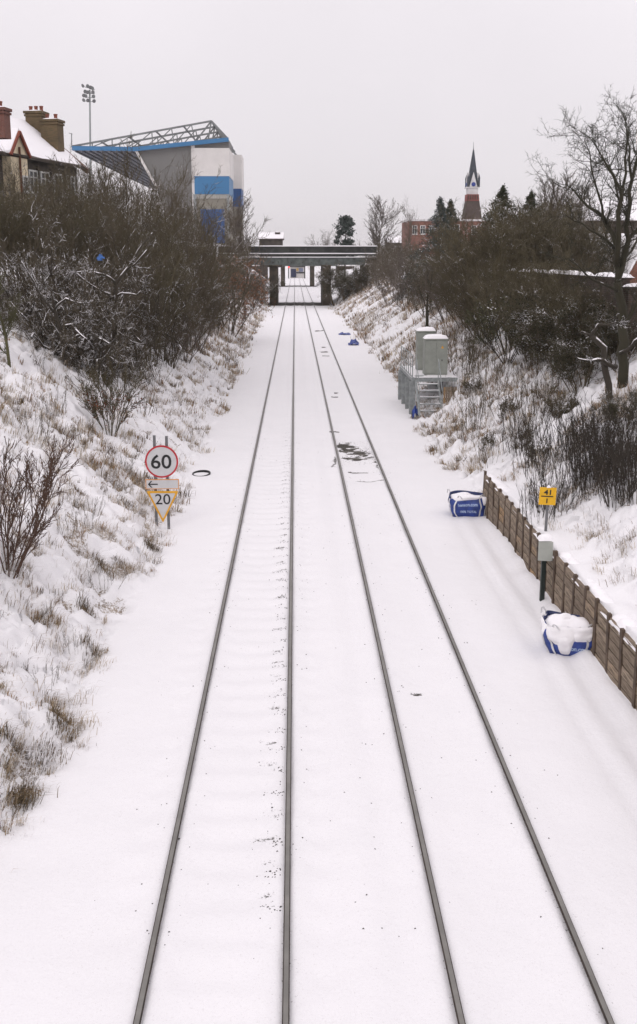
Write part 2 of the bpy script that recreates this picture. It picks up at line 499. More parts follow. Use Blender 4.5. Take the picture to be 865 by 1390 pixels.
M['post_wood'] = plain('dark_wall_post', (.085, .058, .04), .9, 0, .35, 4)
M['sleeper'] = plain('sleeper_concrete', (.13, .12, .105), .9, 0, .3, 6, snow=.5)
M['stone'] = plain('ballast', (.06, .052, .045), .9, 0, .5, 8)

# ------------------------------------------------------------------ ground: one sheet from the track bed to the horizon
def steps(*runs):
    o = []
    for a, b, s in runs:
        n = max(1, int(round((b - a) / s))); o += list(np.linspace(a, b, n, endpoint=False))
    return o
xs = [-900, -600, -400, -250, -160, -110, -80, -60, -48, -40, -34, -29, -25, -22, -19.5, -17.5] + steps((-16, -3, .095), (-3, 5.6, .115)) + \
     [5.6, 5.68, WALL_X - .01, WALL_X + .04] + steps((WALL_X + .14, 16, .1)) + [16, 17.5, 19, 21, 24, 28, 34, 42, 55, 75, 110, 160, 250, 400, 600, 900]
ys = steps((-4, 9, .6), (9, 40, .10), (40, 70, .18), (70, 120, .5), (120, 195, 1), (195, 330, 2.5), (330, 600, 10), (600, 2000, 100)) + [2000]
for _r in (-1.635, -.13, 1.65, 3.155): xs += [_r + d_ for d_ in (-.30, -.20, -.13, -.075, -.04, .04, .075, .13, .20, .30)]
xs = sorted(xs); xs = [x for i, x in enumerate(xs) if i == 0 or x - xs[i - 1] > .012]
XX, YY = np.meshgrid(np.array(xs), np.array(ys))
ZZ, GG, BB = terrain(XX, YY)
# where the snow is thin: a muddy hole between the right-hand rails, thin streaks along it and pecks beside the sleepers
WN1 = fbm(XX * 2.3, YY * 1.1, 3, 4) - .5; WN2 = fbm(XX * 1.9 + 7, YY * 1.5, 6, 4) - .5
def spot(x0, x1, y0, y1, k, soft=.12):
    global BB, ZZ
    Xw = XX + .34 * WN1; Yw = YY + min(1.3, .35 + .5 * (y1 - y0)) * WN2
    wx = sst(x0 - soft, x0 + soft, Xw) * sst(x1 + soft, x1 - soft, Xw)
    wy = sst(y0 - soft, y0 + soft, Yw) * sst(y1 + soft, y1 - soft, Yw)
    BB = np.maximum(BB, k * wx * wy); ZZ = ZZ - .035 * k * wx * wy * (.4 + 1.2 * vn(XX * 3, YY * 3, 6))
def spotpx(px0, px1, py0, py1, k, soft=.1):
    a = G(px0, py1, -.09); b = G(px1, py0, -.09); c = G(px1, py1, -.09)
    spot(min(a.x, b.x), max(b.x, c.x) if False else c.x, a.y, b.y, k, soft)
fb_ = .55 * fbm(XX * 2.2, YY * 3.4, 4, 4) + .45 * fbm(XX * 9, YY * 7, 7, 3)
for cx_, cy_, rx_, ry_, k_ in ((2.10, 42.1, .62, 1.5, 1.75), (2.55, 39.8, .85, .62, 1.5), (2.45, 41.0, .9, 1.6, 1.15), (3.1, 39.4, .18, 2.2, 1.2)):
    e_ = np.exp(-((XX - cx_) / rx_) ** 2 - ((YY - cy_) / ry_) ** 2)
    v_ = np.clip(k_ * e_ - 2.6 * (fb_ - .33), 0, .9) * sst(.06, .2, e_) * sst(1.69, 1.74, XX) * sst(3.12, 3.07, XX)
    BB = np.maximum(BB, v_); ZZ = ZZ - .03 * v_
for a in ((436, 443, 470, 472), (433, 446, 476, 478), (436, 448, 482, 483.5), (428, 441, 448, 449.5), (452, 462, 532, 534), (450, 460, 537, 539),
          (446, 462, 585, 587), (472, 500, 640, 642), (480, 520, 652, 653.5), (452, 458, 622, 634)):
    spotpx(*a, .68, .06)
spotpx(562, 574, 937, 942, .95, .05)
for k in range(70):
    y = 11.3 + k * .68
    if y < 45:
        rr = random.Random(k)
        spot(-.55 - rr.random() * .1, -.24, y - .09, y + .07, .52 + .20 * rr.random(), .1)
        if rr.random() < .5: spot(-2.1, -1.85, y, y + .15, .42, .15)
DR = np.minimum(np.minimum(np.abs(XX + 1.635), np.abs(XX + .13)), np.minimum(np.abs(XX - 1.65), np.abs(XX - 3.155)))
inb = sst(-3.0, -2.4, XX) * sst(4.6, 3.9, XX)
nearf = sst(90, 25, YY)
ZZ = ZZ + (.042 * sst(.5, .09, DR) - .016 * sst(.075, .045, DR)) * inb
BB = np.maximum(BB, (.46 * sst(.06, .043, DR) + .0) * nearf * inb * (.72 + .35 * fbm(XX * 6, YY * 1.1, 2, 4) + .2 * (vn(XX * 9, YY * 9, 4) - .5)))
BB = np.maximum(BB, (.15 + .17 * sst(.5, .1, DR) + .16 * (fbm(XX * .9, YY * .5, 8, 3) - .5)) * nearf * inb)
V = np.stack([XX, YY, ZZ], -1).reshape(-1, 3)
nx, ny = len(xs), len(ys)
ii = np.arange(nx * ny).reshape(ny, nx)
Fq = np.stack([ii[:-1, :-1], ii[:-1, 1:], ii[1:, 1:], ii[1:, :-1]], -1).reshape(-1, 4)
me = np_mesh('ground', V, Fq, M['ground'], smooth=True)
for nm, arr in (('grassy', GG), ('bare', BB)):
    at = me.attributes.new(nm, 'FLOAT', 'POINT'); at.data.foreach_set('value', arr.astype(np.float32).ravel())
tag(link('ground', me), 'snow covered railway cutting with white track bed and lumpy grassy banks', kind='structure')

# ------------------------------------------------------------------ railway tracks
RAILS = (-1.635, -.13, 1.65, 3.155)
prof = [(-.0385, -.010), (-.026, .004), (.026, .004), (.0385, -.010), (.036, -.035), (.01, -.052), (.01, -.12), (.07, -.14), (.07, -.155), (-.07, -.155), (-.07, -.14), (-.01, -.12), (-.01, -.052), (-.036, -.035)]
def track(xa, xb, label):
    t = thing('railway_track', ((xa + xb) / 2, 2, -.16), label, 'railway track', 'pair of railway tracks')
    for x in (xa, xb):
        mb = MB(); n = len(prof)
        yy = [2 + 6 * i for i in range(79)]
        vs = [(x + a, y, b) for y in yy for a, b in prof]
        mb.v = vs
        for j in range(len(yy) - 1):
            for i in range(n):
                k = (i + 1) % n
                mb.f.append((j * n + i, j * n + k, (j + 1) * n + k, (j + 1) * n + i)); mb.m.append(0 if i == 1 else 1)
        mb.build('rail', [M['rail_top'], M['rail_side']], t)
    return t
track(RAILS[0], RAILS[1], 'left railway track, snow between its rails unbroken but for specks')
tr = track(RAILS[2], RAILS[3], 'right railway track with a dark bare hole in the snow between its rails')
for y in (39.9, 40.6, 41.3, 42.0):
    MB().box((2.42, y, -.186), (2.4, .24, .12)).build('sleeper', M['sleeper'], tr, bevel=.02)

# loose stones showing through the snow
rs = np.random.RandomState(3)
cs = []
for k in range(52):
    y = 11.0 + k * .68 + .05
    n = int(22 * max(.25, 1 - k / 60))
    cs += [(-.2 - abs(rs.normal(0, .14)), y + rs.normal(0, .05)) for _ in range(n)]
cs += [(rs.uniform(-2.6, 4.2), rs.uniform(10, 45)) for _ in range(320)]
cs += [(rs.choice(RAILS) + rs.choice((-1, 1)) * rs.uniform(.08, .32), rs.uniform(10, 45)) for _ in range(520)]
cs += [(rs.uniform(1.75, 3.05), rs.uniform(38.4, 43.6)) for _ in range(420)]
cs = np.array(cs); n = len(cs)
cz = terrain(cs[:, 0], cs[:, 1])[0] + .042 * sst(.5, .09, np.min(np.abs(cs[:, :1] - np.array(RAILS)[None]), 1)) - .002
ang = rs.rand(n) * 6.28; s0 = rs.uniform(.005, .019, n)
oc = np.array([(1, 0, 0), (-.6, .9, .1), (-.5, -.8, 0), (.1, .1, .8), (.1, 0, -.8)])
Vs = oc[None] * s0[:, None, None] * (1 + .4 * (rs.rand(n, 5, 3) - .5))
ca, sa = np.cos(ang), np.sin(ang)
Vx = Vs[..., 0] * ca[:, None] - Vs[..., 1] * sa[:, None]; Vy = Vs[..., 0] * sa[:, None] + Vs[..., 1] * ca[:, None]
Vs = np.stack([Vx + cs[:, :1], Vy + cs[:, 1:], Vs[..., 2] + cz[:, None]], -1).reshape(-1, 3)
fo = np.array([(0, 1, 3), (1, 2, 3), (2, 0, 3), (1, 0, 4), (2, 1, 4), (0, 2, 4)])
Fo = (fo[None] + 5 * np.arange(n)[:, None, None]).reshape(-1, 3)
tag(link('ballast_stones', np_mesh('ballast_stones', Vs, Fo, M['stone'])), 'dark ballast stones poking through the snow along the rails', 'ballast', kind='stuff')

# ------------------------------------------------------------------ lettering
def text_mesh(txt, width, height, mat, depth=.004, bold=.0):
    cu = bpy.data.curves.new('lettering', 'FONT'); cu.body = txt; cu.size = 1; cu.extrude = .01; cu.offset = bold; cu.resolution_u = 4
    o = bpy.data.objects.new('lettering', cu); COL.objects.link(o)
    bpy.context.view_layer.update()
    dg = bpy.context.evaluated_depsgraph_get()
    me = bpy.data.meshes.new_from_object(o.evaluated_get(dg))
    bpy.data.objects.remove(o)
    co = np.zeros(len(me.vertices) * 3, np.float32); me.vertices.foreach_get('co', co); co = co.reshape(-1, 3)
    lo, hi = co.min(0), co.max(0)
    co = (co - (lo + hi) / 2) / np.maximum(hi - lo, 1e-6)
    co *= np.array([width, height, depth])
    out = np.stack([co[:, 0], -co[:, 2], co[:, 1]], -1)       # upright, reading from -Y
    me.vertices.foreach_set('co', out.astype(np.float32).ravel())
    me.materials.clear(); me.materials.append(mat)
    me.update()
    return me
def put_text(name, txt, c, width, height, mat, parent, depth=.004, bold=.0):
    o = link(name, text_mesh(txt, width, height, mat, depth, bold), parent)
    o.location = Vector(c) - WLOC[parent.name]
    return o

# ------------------------------------------------------------------ speed restriction sign on the left
b0 = G(229, 716, -.05); SY = b0.y
st = thing('speed_sign', (W(220, 716, SY).x, SY, -.1), 'railway speed board with round 60, arrow plate and triangular 20 on two posts', 'sign')
m1 = (W(243, 700, SY).x - W(198, 700, SY).x) / 45        # metres a pixel there
for xt, xb, yt, yb in ((209.5, 212.8, 591, 718), (226, 229.4, 592, 720)):
    a = W(xb, yb, SY + .06); b = W(xt, yt, SY + .06); a.z -= .15
    MB().bar(a, b, .075).build('post', M['post_grey'], st, bevel=.006)
def flat_ring(mb, co, ci, y0, y1, mi=0):
    n = len(co)
    vs = [(x, y0, z) for x, z in co] + [(x, y0, z) for x, z in ci] + [(x, y1, z) for x, z in co] + [(x, y1, z) for x, z in ci]
    fs = []
    for i in range(n):
        k = (i + 1) % n
        fs += [(i, k, n + k, n + i), (2 * n + i, i + 3 * n, 3 * n + k, 2 * n + k), (i, 2 * n + i, 2 * n + k, k), (n + i, n + k, 3 * n + k, 3 * n + i)]
    mb.add(vs, fs, mi); return mb
c = W(219.6, 626.5, SY); rad = 22.3 * m1
circ = lambda r, n=40: [(c.x + r * math.cos(2 * math.pi * i / n), c.z + r * math.sin(2 * math.pi * i / n)) for i in range(n)]
d = MB().prism([(x, SY - .012, z) for x, z in circ(rad * .99)], (0, .024, 0)).build('round_plate', M['sign_white'], st)
flat_ring(MB(), circ(rad), circ(rad * .90), SY - .019, SY + .016).build('border', M['sign_red'], d)
put_text('digits', '60', (W(219, 626.5, SY).x, SY - .016, c.z), 27.5 * m1, 19.5 * m1, M['sign_black'], d, bold=.012)
a0, a1 = W(198.3, 663.8, SY), W(242.8, 650.5, SY)
d = MB().box(((a0.x + a1.x) / 2, SY, (a0.z + a1.z) / 2), (a1.x - a0.x, .024, a1.z - a0.z)).build('arrow_plate', M['sign_white'], st)
rect = lambda k: [(a0.x + k, a0.z + k), (a1.x - k, a0.z + k), (a1.x - k, a1.z - k), (a0.x + k, a1.z - k)]
flat_ring(MB(), rect(-.003), rect(.016), SY - .019, SY + .015).build('border', M['sign_orange'], d)
mb = MB(); zc = (a0.z + a1.z) / 2; ax = W(201, 657, SY).x
mb.box((ax + 6.8 * m1, SY - .0165, zc), (13 * m1, .006, 1.5 * m1))
for sgn in (1, -1):
    mb.prism([(ax, SY - .02, zc), (ax + 4.2 * m1, SY - .02, zc + sgn * 4.6 * m1), (ax + 6 * m1, SY - .02, zc + sgn * 4.6 * m1), (ax + 2.1 * m1, SY - .02, zc)][::sgn], (0, .005, 0))
mb.build('arrow', M['sign_black'], d)
t0, t1, t2 = W(199.5, 666.8, SY), W(242.2, 666.8, SY), W(221.6, 709, SY)
def tri(k):
    cxm = (t0.x + t1.x + t2.x) / 3; czm = (t0.z + t1.z + t2.z) / 3
    base = [(cxm + (p.x - cxm) * k, czm + (p.z - czm) * k) for p in (t0, t1, t2)]
    out = []
    for i in range(3):                                       # rounded corners
        p = Vector(base[i]); q = Vector(base[i - 1]); r_ = Vector(base[(i + 1) % 3])
        for u in np.linspace(0, 1, 5):
            s = p + (q - p).normalized() * .05; e = p + (r_ - p).normalized() * .05
            out.append(tuple(s * (1 - u) ** 2 + p * 2 * u * (1 - u) + e * u * u))
    return out
d = MB().prism([(x, SY - .012, z) for x, z in tri(1.0)], (0, .024, 0)).build('triangle_plate', M['sign_white'], st)
flat_ring(MB(), tri(1.02), tri(.83), SY - .019, SY + .016).build('border', M['sign_amber'], d)
tcn = W(221.3, 677.5, SY)
put_text('digits', '20', (tcn.x, SY - .016, tcn.z), 20.5 * m1, 14.5 * m1, M['sign_black'], d, bold=.004)

# black rubber loop half sunk in the snow
p = G(273.5, 641.5, -.04); p.z = H(p.x, p.y)
mb = MB(); n = 36; vs = []
for i in range(n):
    a = 2 * math.pi * i / n
    cx_, cy_ = .31 * math.cos(a), .30 * math.sin(a)
    hz = .05 + .035 * math.sin(a + .4)
    for ww, hh in ((-.022, -.06), (.022, -.06), (.022, hz), (-.022, hz)):
        vs.append((p.x + cx_ * (1 + ww / .31), p.y + cy_ * (1 + ww / .30) * 1.25, p.z + hh))
mb.add(vs, [(i * 4 + k, i * 4 + (k + 1) % 4, ((i + 1) % n) * 4 + (k + 1) % 4, ((i + 1) % n) * 4 + k) for i in range(n) for k in range(4)])
o = mb.build('rubber_loop', M['rubber'], origin=p, smooth=False)
tag(o, 'black rubber loop lying half sunk in the snow right of the speed sign', 'rubber loop')

# ------------------------------------------------------------------ low retaining wall on the right
rw = thing('retaining_wall', (WALL_X, 20, 0), 'low wooden plank retaining wall with dark upright posts along the right bank', 'retaining wall')
rr = random.Random(5)
yp = WALL_Y1; yposts = []
while yp > WALL_Y0: yposts.append(yp); yp -= .80
bev = None
plank_me = None
mbp = MB().box((0, 0, 0), (.05, .70, .176)); mbp2 = MB().box((0, 0, 0), (.065, .115, 1.5))
plank = mbp.build('plank', M['board'], rw, origin=(0, 0, 0)); post = mbp2.build('post', M['post_wood'], rw, origin=(0, 0, 0))
first = True
O = WLOC[rw.name]
for i, y in enumerate(yposts):
    o = post if i == 0 else post.copy()
    if i: COL.objects.link(o); o.parent = rw
    o.location = Vector((WALL_X - .022 + rr.uniform(-.01, .01), y, .48 + rr.uniform(-.03, .03))) - O
    o.rotation_euler = (rr.uniform(-.02, .02), rr.uniform(-.03, .03), 0)
    if i == len(yposts) - 1: break
    for k in range(6):
        o = plank if first else plank.copy()
        if not first: COL.objects.link(o); o.parent = rw
        first = False
        o.location = Vector((WALL_X - .01 + rr.uniform(-.012, .012), y - .40, .06 + k * .2 + rr.uniform(-.005, .005))) - O
        o.rotation_euler = (rr.uniform(-.012, .012), rr.uniform(-.03, .03), 0)
# ragged lip of snow lying on the wall head
mb = MB()
for i in range(70):
    y = WALL_Y0 + i * (WALL_Y1 - WALL_Y0) / 70
    mb.mound((WALL_X + .16, y, 1.08 + rr.uniform(-.04, .02)), rr.uniform(.3, .46), rr.uniform(.4, .8), rr.uniform(.06, .16), seed=i, n=7)
mb.build('snow_lip', M['snow'], rw, smooth=True)

# distance board
p = onground(740.5, 722)
ms = thing('distance_board', p, 'square yellow board reading 41 over I on a grey pole behind the wall', 'sign')
k = p.y * 1.02 / F_PX
tp = W(743.5, 661, p.y)
MB().bar(p - Vector((0, 0, .3)), W(744, 672, p.y + .035), .055).build('pole', M['post_grey'], ms)
cc = W(743.5, 673.5, p.y)
pl = MB().box(cc, (23.2 * k, .02, 24.6 * k), M=Matrix.Rotation(R(2.5), 3, 'Y')).build('board', M['sign_yellow'], ms, bevel=.004)
put_text('digits', '41', cc + Vector((-.01, -.015, 5.6 * k)), 10.0 * k, 7.0 * k, M['sign_black'], pl, bold=.03).rotation_euler = (0, R(2.5), 0)
put_text('digits', 'I', cc + Vector((-.015, -.015, -6.3 * k)), 1.6 * k, 6.6 * k, M['sign_black'], pl, bold=.0).rotation_euler = (0, R(2.5), 0)
MB().box(cc + Vector((-.012, -.013, -.1 * k)), (16.5 * k, .006, 1.5 * k), M=Matrix.Rotation(R(2.5), 3, 'Y')).build('bar', M['sign_black'], pl)
MB().mound(cc + Vector((.02, 0, 12.0 * k)), .1, .05, .05, n=6).build('snow_cap', M['snow'], ms, smooth=True)

# junction box on its post
p = G(736.8, 814, 0); p.z = H(p.x, p.y)
jb = thing('junction_box', p, 'small grey junction box on a dark post in front of the wall', 'junction box')
k = p.y * 1.02 / F_PX
bb = W(739, 759.5, p.y)
MB().box((W(736.8, 790, p.y).x, p.y, (p.z + bb.z) / 2 - .1), (.10, .10, bb.z - p.z + .2)).build('post', M['dkpost'], jb, bevel=.008)
hb = W(739, 732, p.y).z - bb.z
bx = MB().box((bb.x, p.y, bb.z + hb / 2), (17.5 * k, .26, hb), rz=R(-14)).build('box', M['box_grey'], jb, bevel=.012)
MB().box((bb.x + .03, p.y - .135, bb.z + hb / 2), (14.5 * k, .012, hb * .93), rz=R(-14)).build('door', M['box_grey'], bx, bevel=.004)
MB().box((bb.x - .165, p.y + .03, bb.z + hb * .55), (.02, .03, .05), rz=R(-14)).build('lock', M['sign_black'], bx)
MB().mound((bb.x, p.y, bb.z + hb), .34, .32, .12, seed=4, n=10).build('snow_cap', M['snow'], jb, smooth=True)

# ------------------------------------------------------------------ bulk bags
def bag_shape(cx, cy, z0, wdt, dep, h, rz, sag, seed, flare):
    """woven sack: returns a function giving the surface at (angle parameter, height share)"""
    r_ = random.Random(seed); ph = [r_.uniform(0, 6.28) for _ in range(6)]
    A = Matrix.Rotation(rz, 3, 'Z')
    def S(u, t):                       # u 0..4 round the four sides, from the front left corner
        side = int(u) % 4; q = u - int(u)
        e = .5 - flare + 1.5 * flare * t - .4 * flare * t * t
        x, y = [(-1 + 2 * q, -1), (1, -1 + 2 * q), (1 - 2 * q, 1), (-1, 1 - 2 * q)][side]
        m = (abs(x) ** 7 + abs(y) ** 7) ** (1 / 7)
        x, y = x / m, y / m
        bul = 1 + .10 * math.sin(math.pi * min(1, t)) - .05 * t
        wr = 1 + .03 * math.sin(5 * u + 7 * t + ph[0]) + .025 * math.sin(11 * u - 6 * t + ph[1]) * (.4 + t) + .05 * (float(vn(u * 2.3 + seed, t * 5 - u, 3)) - .5) + .03 * math.sin(13 * t + 3 * u + ph[3]) * (1 - t * .5)
        top = h * (1 - sag * (.5 + .5 * math.sin(u * 1.57 * 2 + ph[2])))
        return Vector((cx, cy, z0)) + A @ Vector((x * wdt * e * bul * wr, y * dep * e * bul * wr, t * top))
    return S
def bulk_bag(px, py, wpx, hm, rz, label, seed, flare, lines, snowh, front_snow):
    p = G(px, py, 0); p.y += .48; p.z = H(p.x, p.y) - .05
    wdt = wpx * p.y * 1.0 / F_PX * .80; dep = wdt * .88
    t = thing('bulk_bag', p, label, 'bulk bag', 'blue bulk bags by the wall')
    S = bag_shape(p.x, p.y, p.z, wdt, dep, hm, rz, .12, seed, flare)
    nu, nt_ = 64, 16
    mb = MB(); vs = []; fs = []
    for j in range(nt_ + 1):
        for i in range(nu): vs.append(S(4 * i / nu, j / nt_))
    ctr = Vector((p.x, p.y, 0))
    for j in range(3):                 # inner lining, folded in from the rim
        for i in range(nu):
            q = S(4 * i / nu, 1); f = .965 - .04 * j
            vs.append(Vector((ctr.x + (q.x - ctr.x) * f, ctr.y + (q.y - ctr.y) * f, q.z - .012 - .2 * j)))
    rows = nt_ + 4
    mi = []
    for j in range(rows - 1):
        for i in range(nu):
            fs.append((j * nu + i, j * nu + (i + 1) % nu, (j + 1) * nu + (i + 1) % nu, (j + 1) * nu + i)); mi.append(0 if j < nt_ else 1)
    mb.v = vs; mb.f = fs; mb.m = mi
    sack = mb.build('sack', [M['bag'], M['bag_in']], t, smooth=True)
    # snow filling it
    mb = MB(); vs = []; fs = []; nr = 10
    for j in range(nr + 1):
        f = j / nr
        for i in range(nu):
            q = S(4 * i / nu, 1)
            zz = q.z - .10 + snowh * (1 - f ** 2.2) + .06 * (float(vn(q.x * 3 + f * 4 + seed, q.y * 3 + f, 2)) - .5) + .015 * f * math.sin(i * .5)
            vs.append((ctr.x + (q.x - ctr.x) * f * .98, ctr.y + (q.y - ctr.y) * f * .98, zz))
    for j in range(nr):
        for i in range(nu):
            fs.append((j * nu + i, j * nu + (i + 1) % nu, (j + 1) * nu + (i + 1) % nu, (j + 1) * nu + i))
    mb.add(vs, fs).build('snow_fill', M['snow'], t, smooth=True)
    # snow clinging over part of the rim and front
    mb = MB()
    for (u, t0_, t1_, wd, th) in front_snow:
        n1, n2 = 12, 12; vs = []; fs = []
        for j in range(n2 + 1):
            for i in range(n1 + 1):
                a = (i / n1 - .5); b = j / n2
                uu = (u + a * wd * (1 - .45 * (1 - b)) ) % 4
                tt = t0_ + (t1_ - t0_) * b
                q = S(uu, min(tt, 1)); 
                outw = Vector((q.x - ctr.x, q.y - ctr.y, 0)).normalized()
                e = (1 - (2 * a) ** 4) * (1 - (1 - b) ** 4)
                q = q + outw * (th * e * (.7 + .6 * float(vn(i * .5, j * .5 + seed, 4))) - .02)
                if tt > 1: q.z += (tt - 1) * hm; q = q - outw * (tt - 1) * .5
                vs.append(q)
        for j in range(n2):
            for i in range(n1):
                k0 = j * (n1 + 1) + i; fs.append((k0, k0 + 1, k0 + n1 + 2, k0 + n1 + 1))
        mb.add(vs, fs)
    if front_snow: mb.build('clinging_snow', M['snow'], t, smooth=True)
    # webbing straps with their lifting loops
    for u0, du, loop in ((.16, .04, 1), (.84, -.02, 1), (1.14, .03, 1), (3.12, .03, 1), (3.86, 0.02, 0)):
        mb = MB(); L = []
        for j in range(15):
            tt = j / 14; q = S(u0 + du * math.sin(tt * 5 + seed), tt)
            o_ = Vector((q.x - ctr.x, q.y - ctr.y, 0)).normalized(); L.append((q + o_ * .012, o_))
        if loop:
            q, o_ = L[-1]
            for j in range(1, 8):
                a = j / 7 * math.pi
                L.append((q + o_ * (.04 * math.sin(a)) + Vector((.0, 0, .10 * math.sin(a))) + Vector((-o_.y, o_.x, 0)) * (.16 * j / 7), o_))
        vs = []; fs = []
        for q, o_ in L:
            sd_ = Vector((-o_.y, o_.x, 0)) * .026
            vs += [q - sd_, q + sd_, q + sd_ + o_ * .006, q - sd_ + o_ * .006]
        for j in range(len(L) - 1):
            for kk in range(4): fs.append((j * 4 + kk, j * 4 + (kk + 1) % 4, (j + 1) * 4 + (kk + 1) % 4, (j + 1) * 4 + kk))
        mb.add(vs, fs).build('strap', M['strap'], t)
    # print on the front
    for (txt, uc, tcn_, wu, ht) in lines:
        me = text_mesh(txt, 1, 1, M['bagprint'], .5, .02)
        co = np.zeros(len(me.vertices) * 3, np.float32); me.vertices.foreach_get('co', co); co = co.reshape(-1, 3)
        o3 = WLOC[t.name]; new = []
        for a in co:
            q = S(uc + a[0] * wu, tcn_ + a[2] * ht)
            o_ = Vector((q.x - ctr.x, q.y - ctr.y, 0)).normalized()
            new.append(q + o_ * (.006 - a[1] * .008) - o3)
        me.vertices.foreach_set('co', np.array([tuple(x) for x in new], np.float32).ravel()); me.update()
        o = link('printed_lettering', me, sack)
        o.location = (0, 0, 0)
    return t
bulk_bag(638, 698, 62, .68, R(-8), 'upright blue bulk bag with pale print at the far end of the plank wall', 3, .10,
         [('hanson.com', .50, .68, .50, .15), ('100% TOTAL', .52, .34, .48, .11)], .10,
         [(.45, .86, 1.04, 1.1, .07), (1.1, .6, 1.05, .5, .10), (.75, .20, .32, .5, .015)])
bulk_bag(781, 889, 90, .68, R(-16), 'blue bulk bag heaped with snow that spills down its front, near end of wall', 8, .12,
         [('hanson.com', .62, .30, .56, .16)], .17,
         [(.36, .36, 1.04, .75, .09), (.78, .52, 1.04, .7, .08), (.42, .0, .75, .42, .09), (3.75, .6, 1.04, .7, .07)])

# flattened blue bags and scraps further along
def scrap(px, py, L, Wd, Hh, seed, label, strap=False):
    p = G(px, py, -.03); p.z = H(p.x, p.y)
    mb = MB(); n = 12; vs = []; fs = []
    for i in range(n + 1):
        for j in range(n + 1):
            x = i / n * 2 - 1; y = j / n * 2 - 1
            e = max(0, 1 - (x * x + y * y) * .5)
            z = Hh * e * (.25 + 1.5 * float(vn(x * 2.6 + seed, y * 2.6 - seed, seed))) - .03
            k = 1 + .35 * (float(vn(x * 1.5 + 3 * seed, y * 1.5, seed + 1)) - .5)
            vs.append((p.x + x * L / 2 * k, p.y + y * Wd / 2 * k, p.z + z))
    for i in range(n):
        for j in range(n):
            a = i * (n + 1) + j; fs.append((a, a + n + 1, a + n + 2, a + 1))
    o = mb.add(vs, fs).build('crumpled_bag', [plain_snowy_bag], origin=p)
    sm = o.modifiers.new('thickness', 'SOLIDIFY'); sm.thickness = .008
    tag(o, label, 'bag')
plain_snowy_bag = plain('crumpled_blue_plastic', (.02, .045, .22), .5, 0, .35, 5, snow=.60)
scrap(480, 467, 1.0, 1.6, .40, 2, 'crumpled blue bag lying beside the right track, larger of two close together')
scrap(468, 453, 1.2, 1.8, .22, 5, 'snow covered blue bag scrap just beyond the larger crumpled bag')
scrap(445, 413, 1.3, 2.5, .45, 7, 'small blue bag at the foot of the bridge\'s right pier')
scrap(564, 566, .35, .7, .55, 9, 'torn blue plastic caught at the foot of the equipment platform')

# ------------------------------------------------------------------ equipment platform and cabinets
PZ = 1.75
ep = thing('equipment_platform', (6.6, 54, 0), 'galvanised steel platform on legs carrying grey cabinets on the right bank', 'platform')
MB().box((6.95, 54.3, PZ - .05), (2.3, 6.0, .1)).build('deck', M['galv_snow'], ep)
MB().box((5.86, 54.3, PZ - .08), (.08, 6.1, .22)).box((6.95, 51.26, PZ - .09), (2.2, .08, .2)).build('edge_beam', M['galv'], ep)
for y in (51.45, 53.3, 55.2, 57.1):
    z0 = H(5.84, y) - .15
    MB().box((5.86, y, (z0 + PZ - .2) / 2), (.30, .12, PZ - .2 - z0)).build('leg', M['galv'], ep)
    z0 = H(7.6, y) - .15
    if PZ - .2 - z0 > .1: MB().box((7.6, y, (z0 + PZ - .2) / 2), (.12, .12, PZ - .2 - z0)).build('leg', M['galv'], ep)
    MB().tube([(5.86, y, PZ + .031), (5.86, y, PZ + 1.08)], .024, 8).build('railing_post', M['galv'], ep)
for y in (52.4, 54.2, 56.1):
    MB().tube([(5.86, y, PZ + .031), (5.86, y, PZ + 1.08)], .018, 8).build('railing_post', M['galv'], ep)
for z in (.5, 1.1):
    MB().tube([(5.86, 51.35, PZ + z), (5.86, 57.2, PZ + z)], .024, 8).build('rail', M['galv'], ep)
# steps up from the cess with a sloping handrail
for i in range(5):
    MB().box((6.55, 49.55 + i * .3, .35 + i * .29), (1.0, .3, .05)).build('step', M['galv_snow'], ep)
for x in (6.0, 7.1):
    MB().bar((x, 49.45, .1), (x, 51.2, PZ - .15), .10).build('stringer', M['galv'], ep)
    MB().tube([(x, 49.5, .35), (x, 49.5, 1.25), (x, 51.1, PZ + .95), (x, 51.1, PZ)], .022, 8).build('handrail', M['galv'], ep)
def cabinet(x, y, wdt, dep, h, label, warn):
    t = thing('equipment_cabinet', (x, y, PZ), label, 'cabinet', 'grey lineside equipment cabinets')
    body = MB().box((x, y, PZ + h / 2), (wdt, dep, h)).build('body', M['cab'], t, bevel=.015)
    MB().box((x, y, PZ + h + .03), (wdt + .08, dep + .08, .06)).build('top', M['cab'], t, bevel=.01)
    for s in (-1, 1):
        dr = MB().box((x + s * wdt * .248, y - dep / 2 - .012, PZ + h * .51), (wdt * .475, .024, h * .92)).build('door', M['cab'], t, bevel=.006)
        if s > 0:
            MB().box((x + s * wdt * .25 - wdt * .0, y - dep / 2 - .035, PZ + h * .42), (.045, .03, .09)).build('handle', M['sign_black'], dr)
            if warn: MB().prism([(x + wdt * .2, y - dep / 2 - .03, PZ + h * .76), (x + wdt * .32, y - dep / 2 - .03, PZ + h * .76), (x + wdt * .26, y - dep / 2 - .03, PZ + h * .84)], (0, .006, 0)).build('warning_label', M['sign_amber'], dr)
    MB().mound((x, y, PZ + h + .06), wdt + .06, dep + .06, .16, seed=int(y), n=12, p=5).build('snow_cap', M['snow'], t, smooth=True)
cabinet(7.18, 53.0, 1.18, .8, 1.78, 'nearer grey two-door cabinet with yellow warning label', True)
cabinet(6.95, 55.3, .95, .8, 2.02, 'taller grey cabinet standing behind the one with the warning label', False)
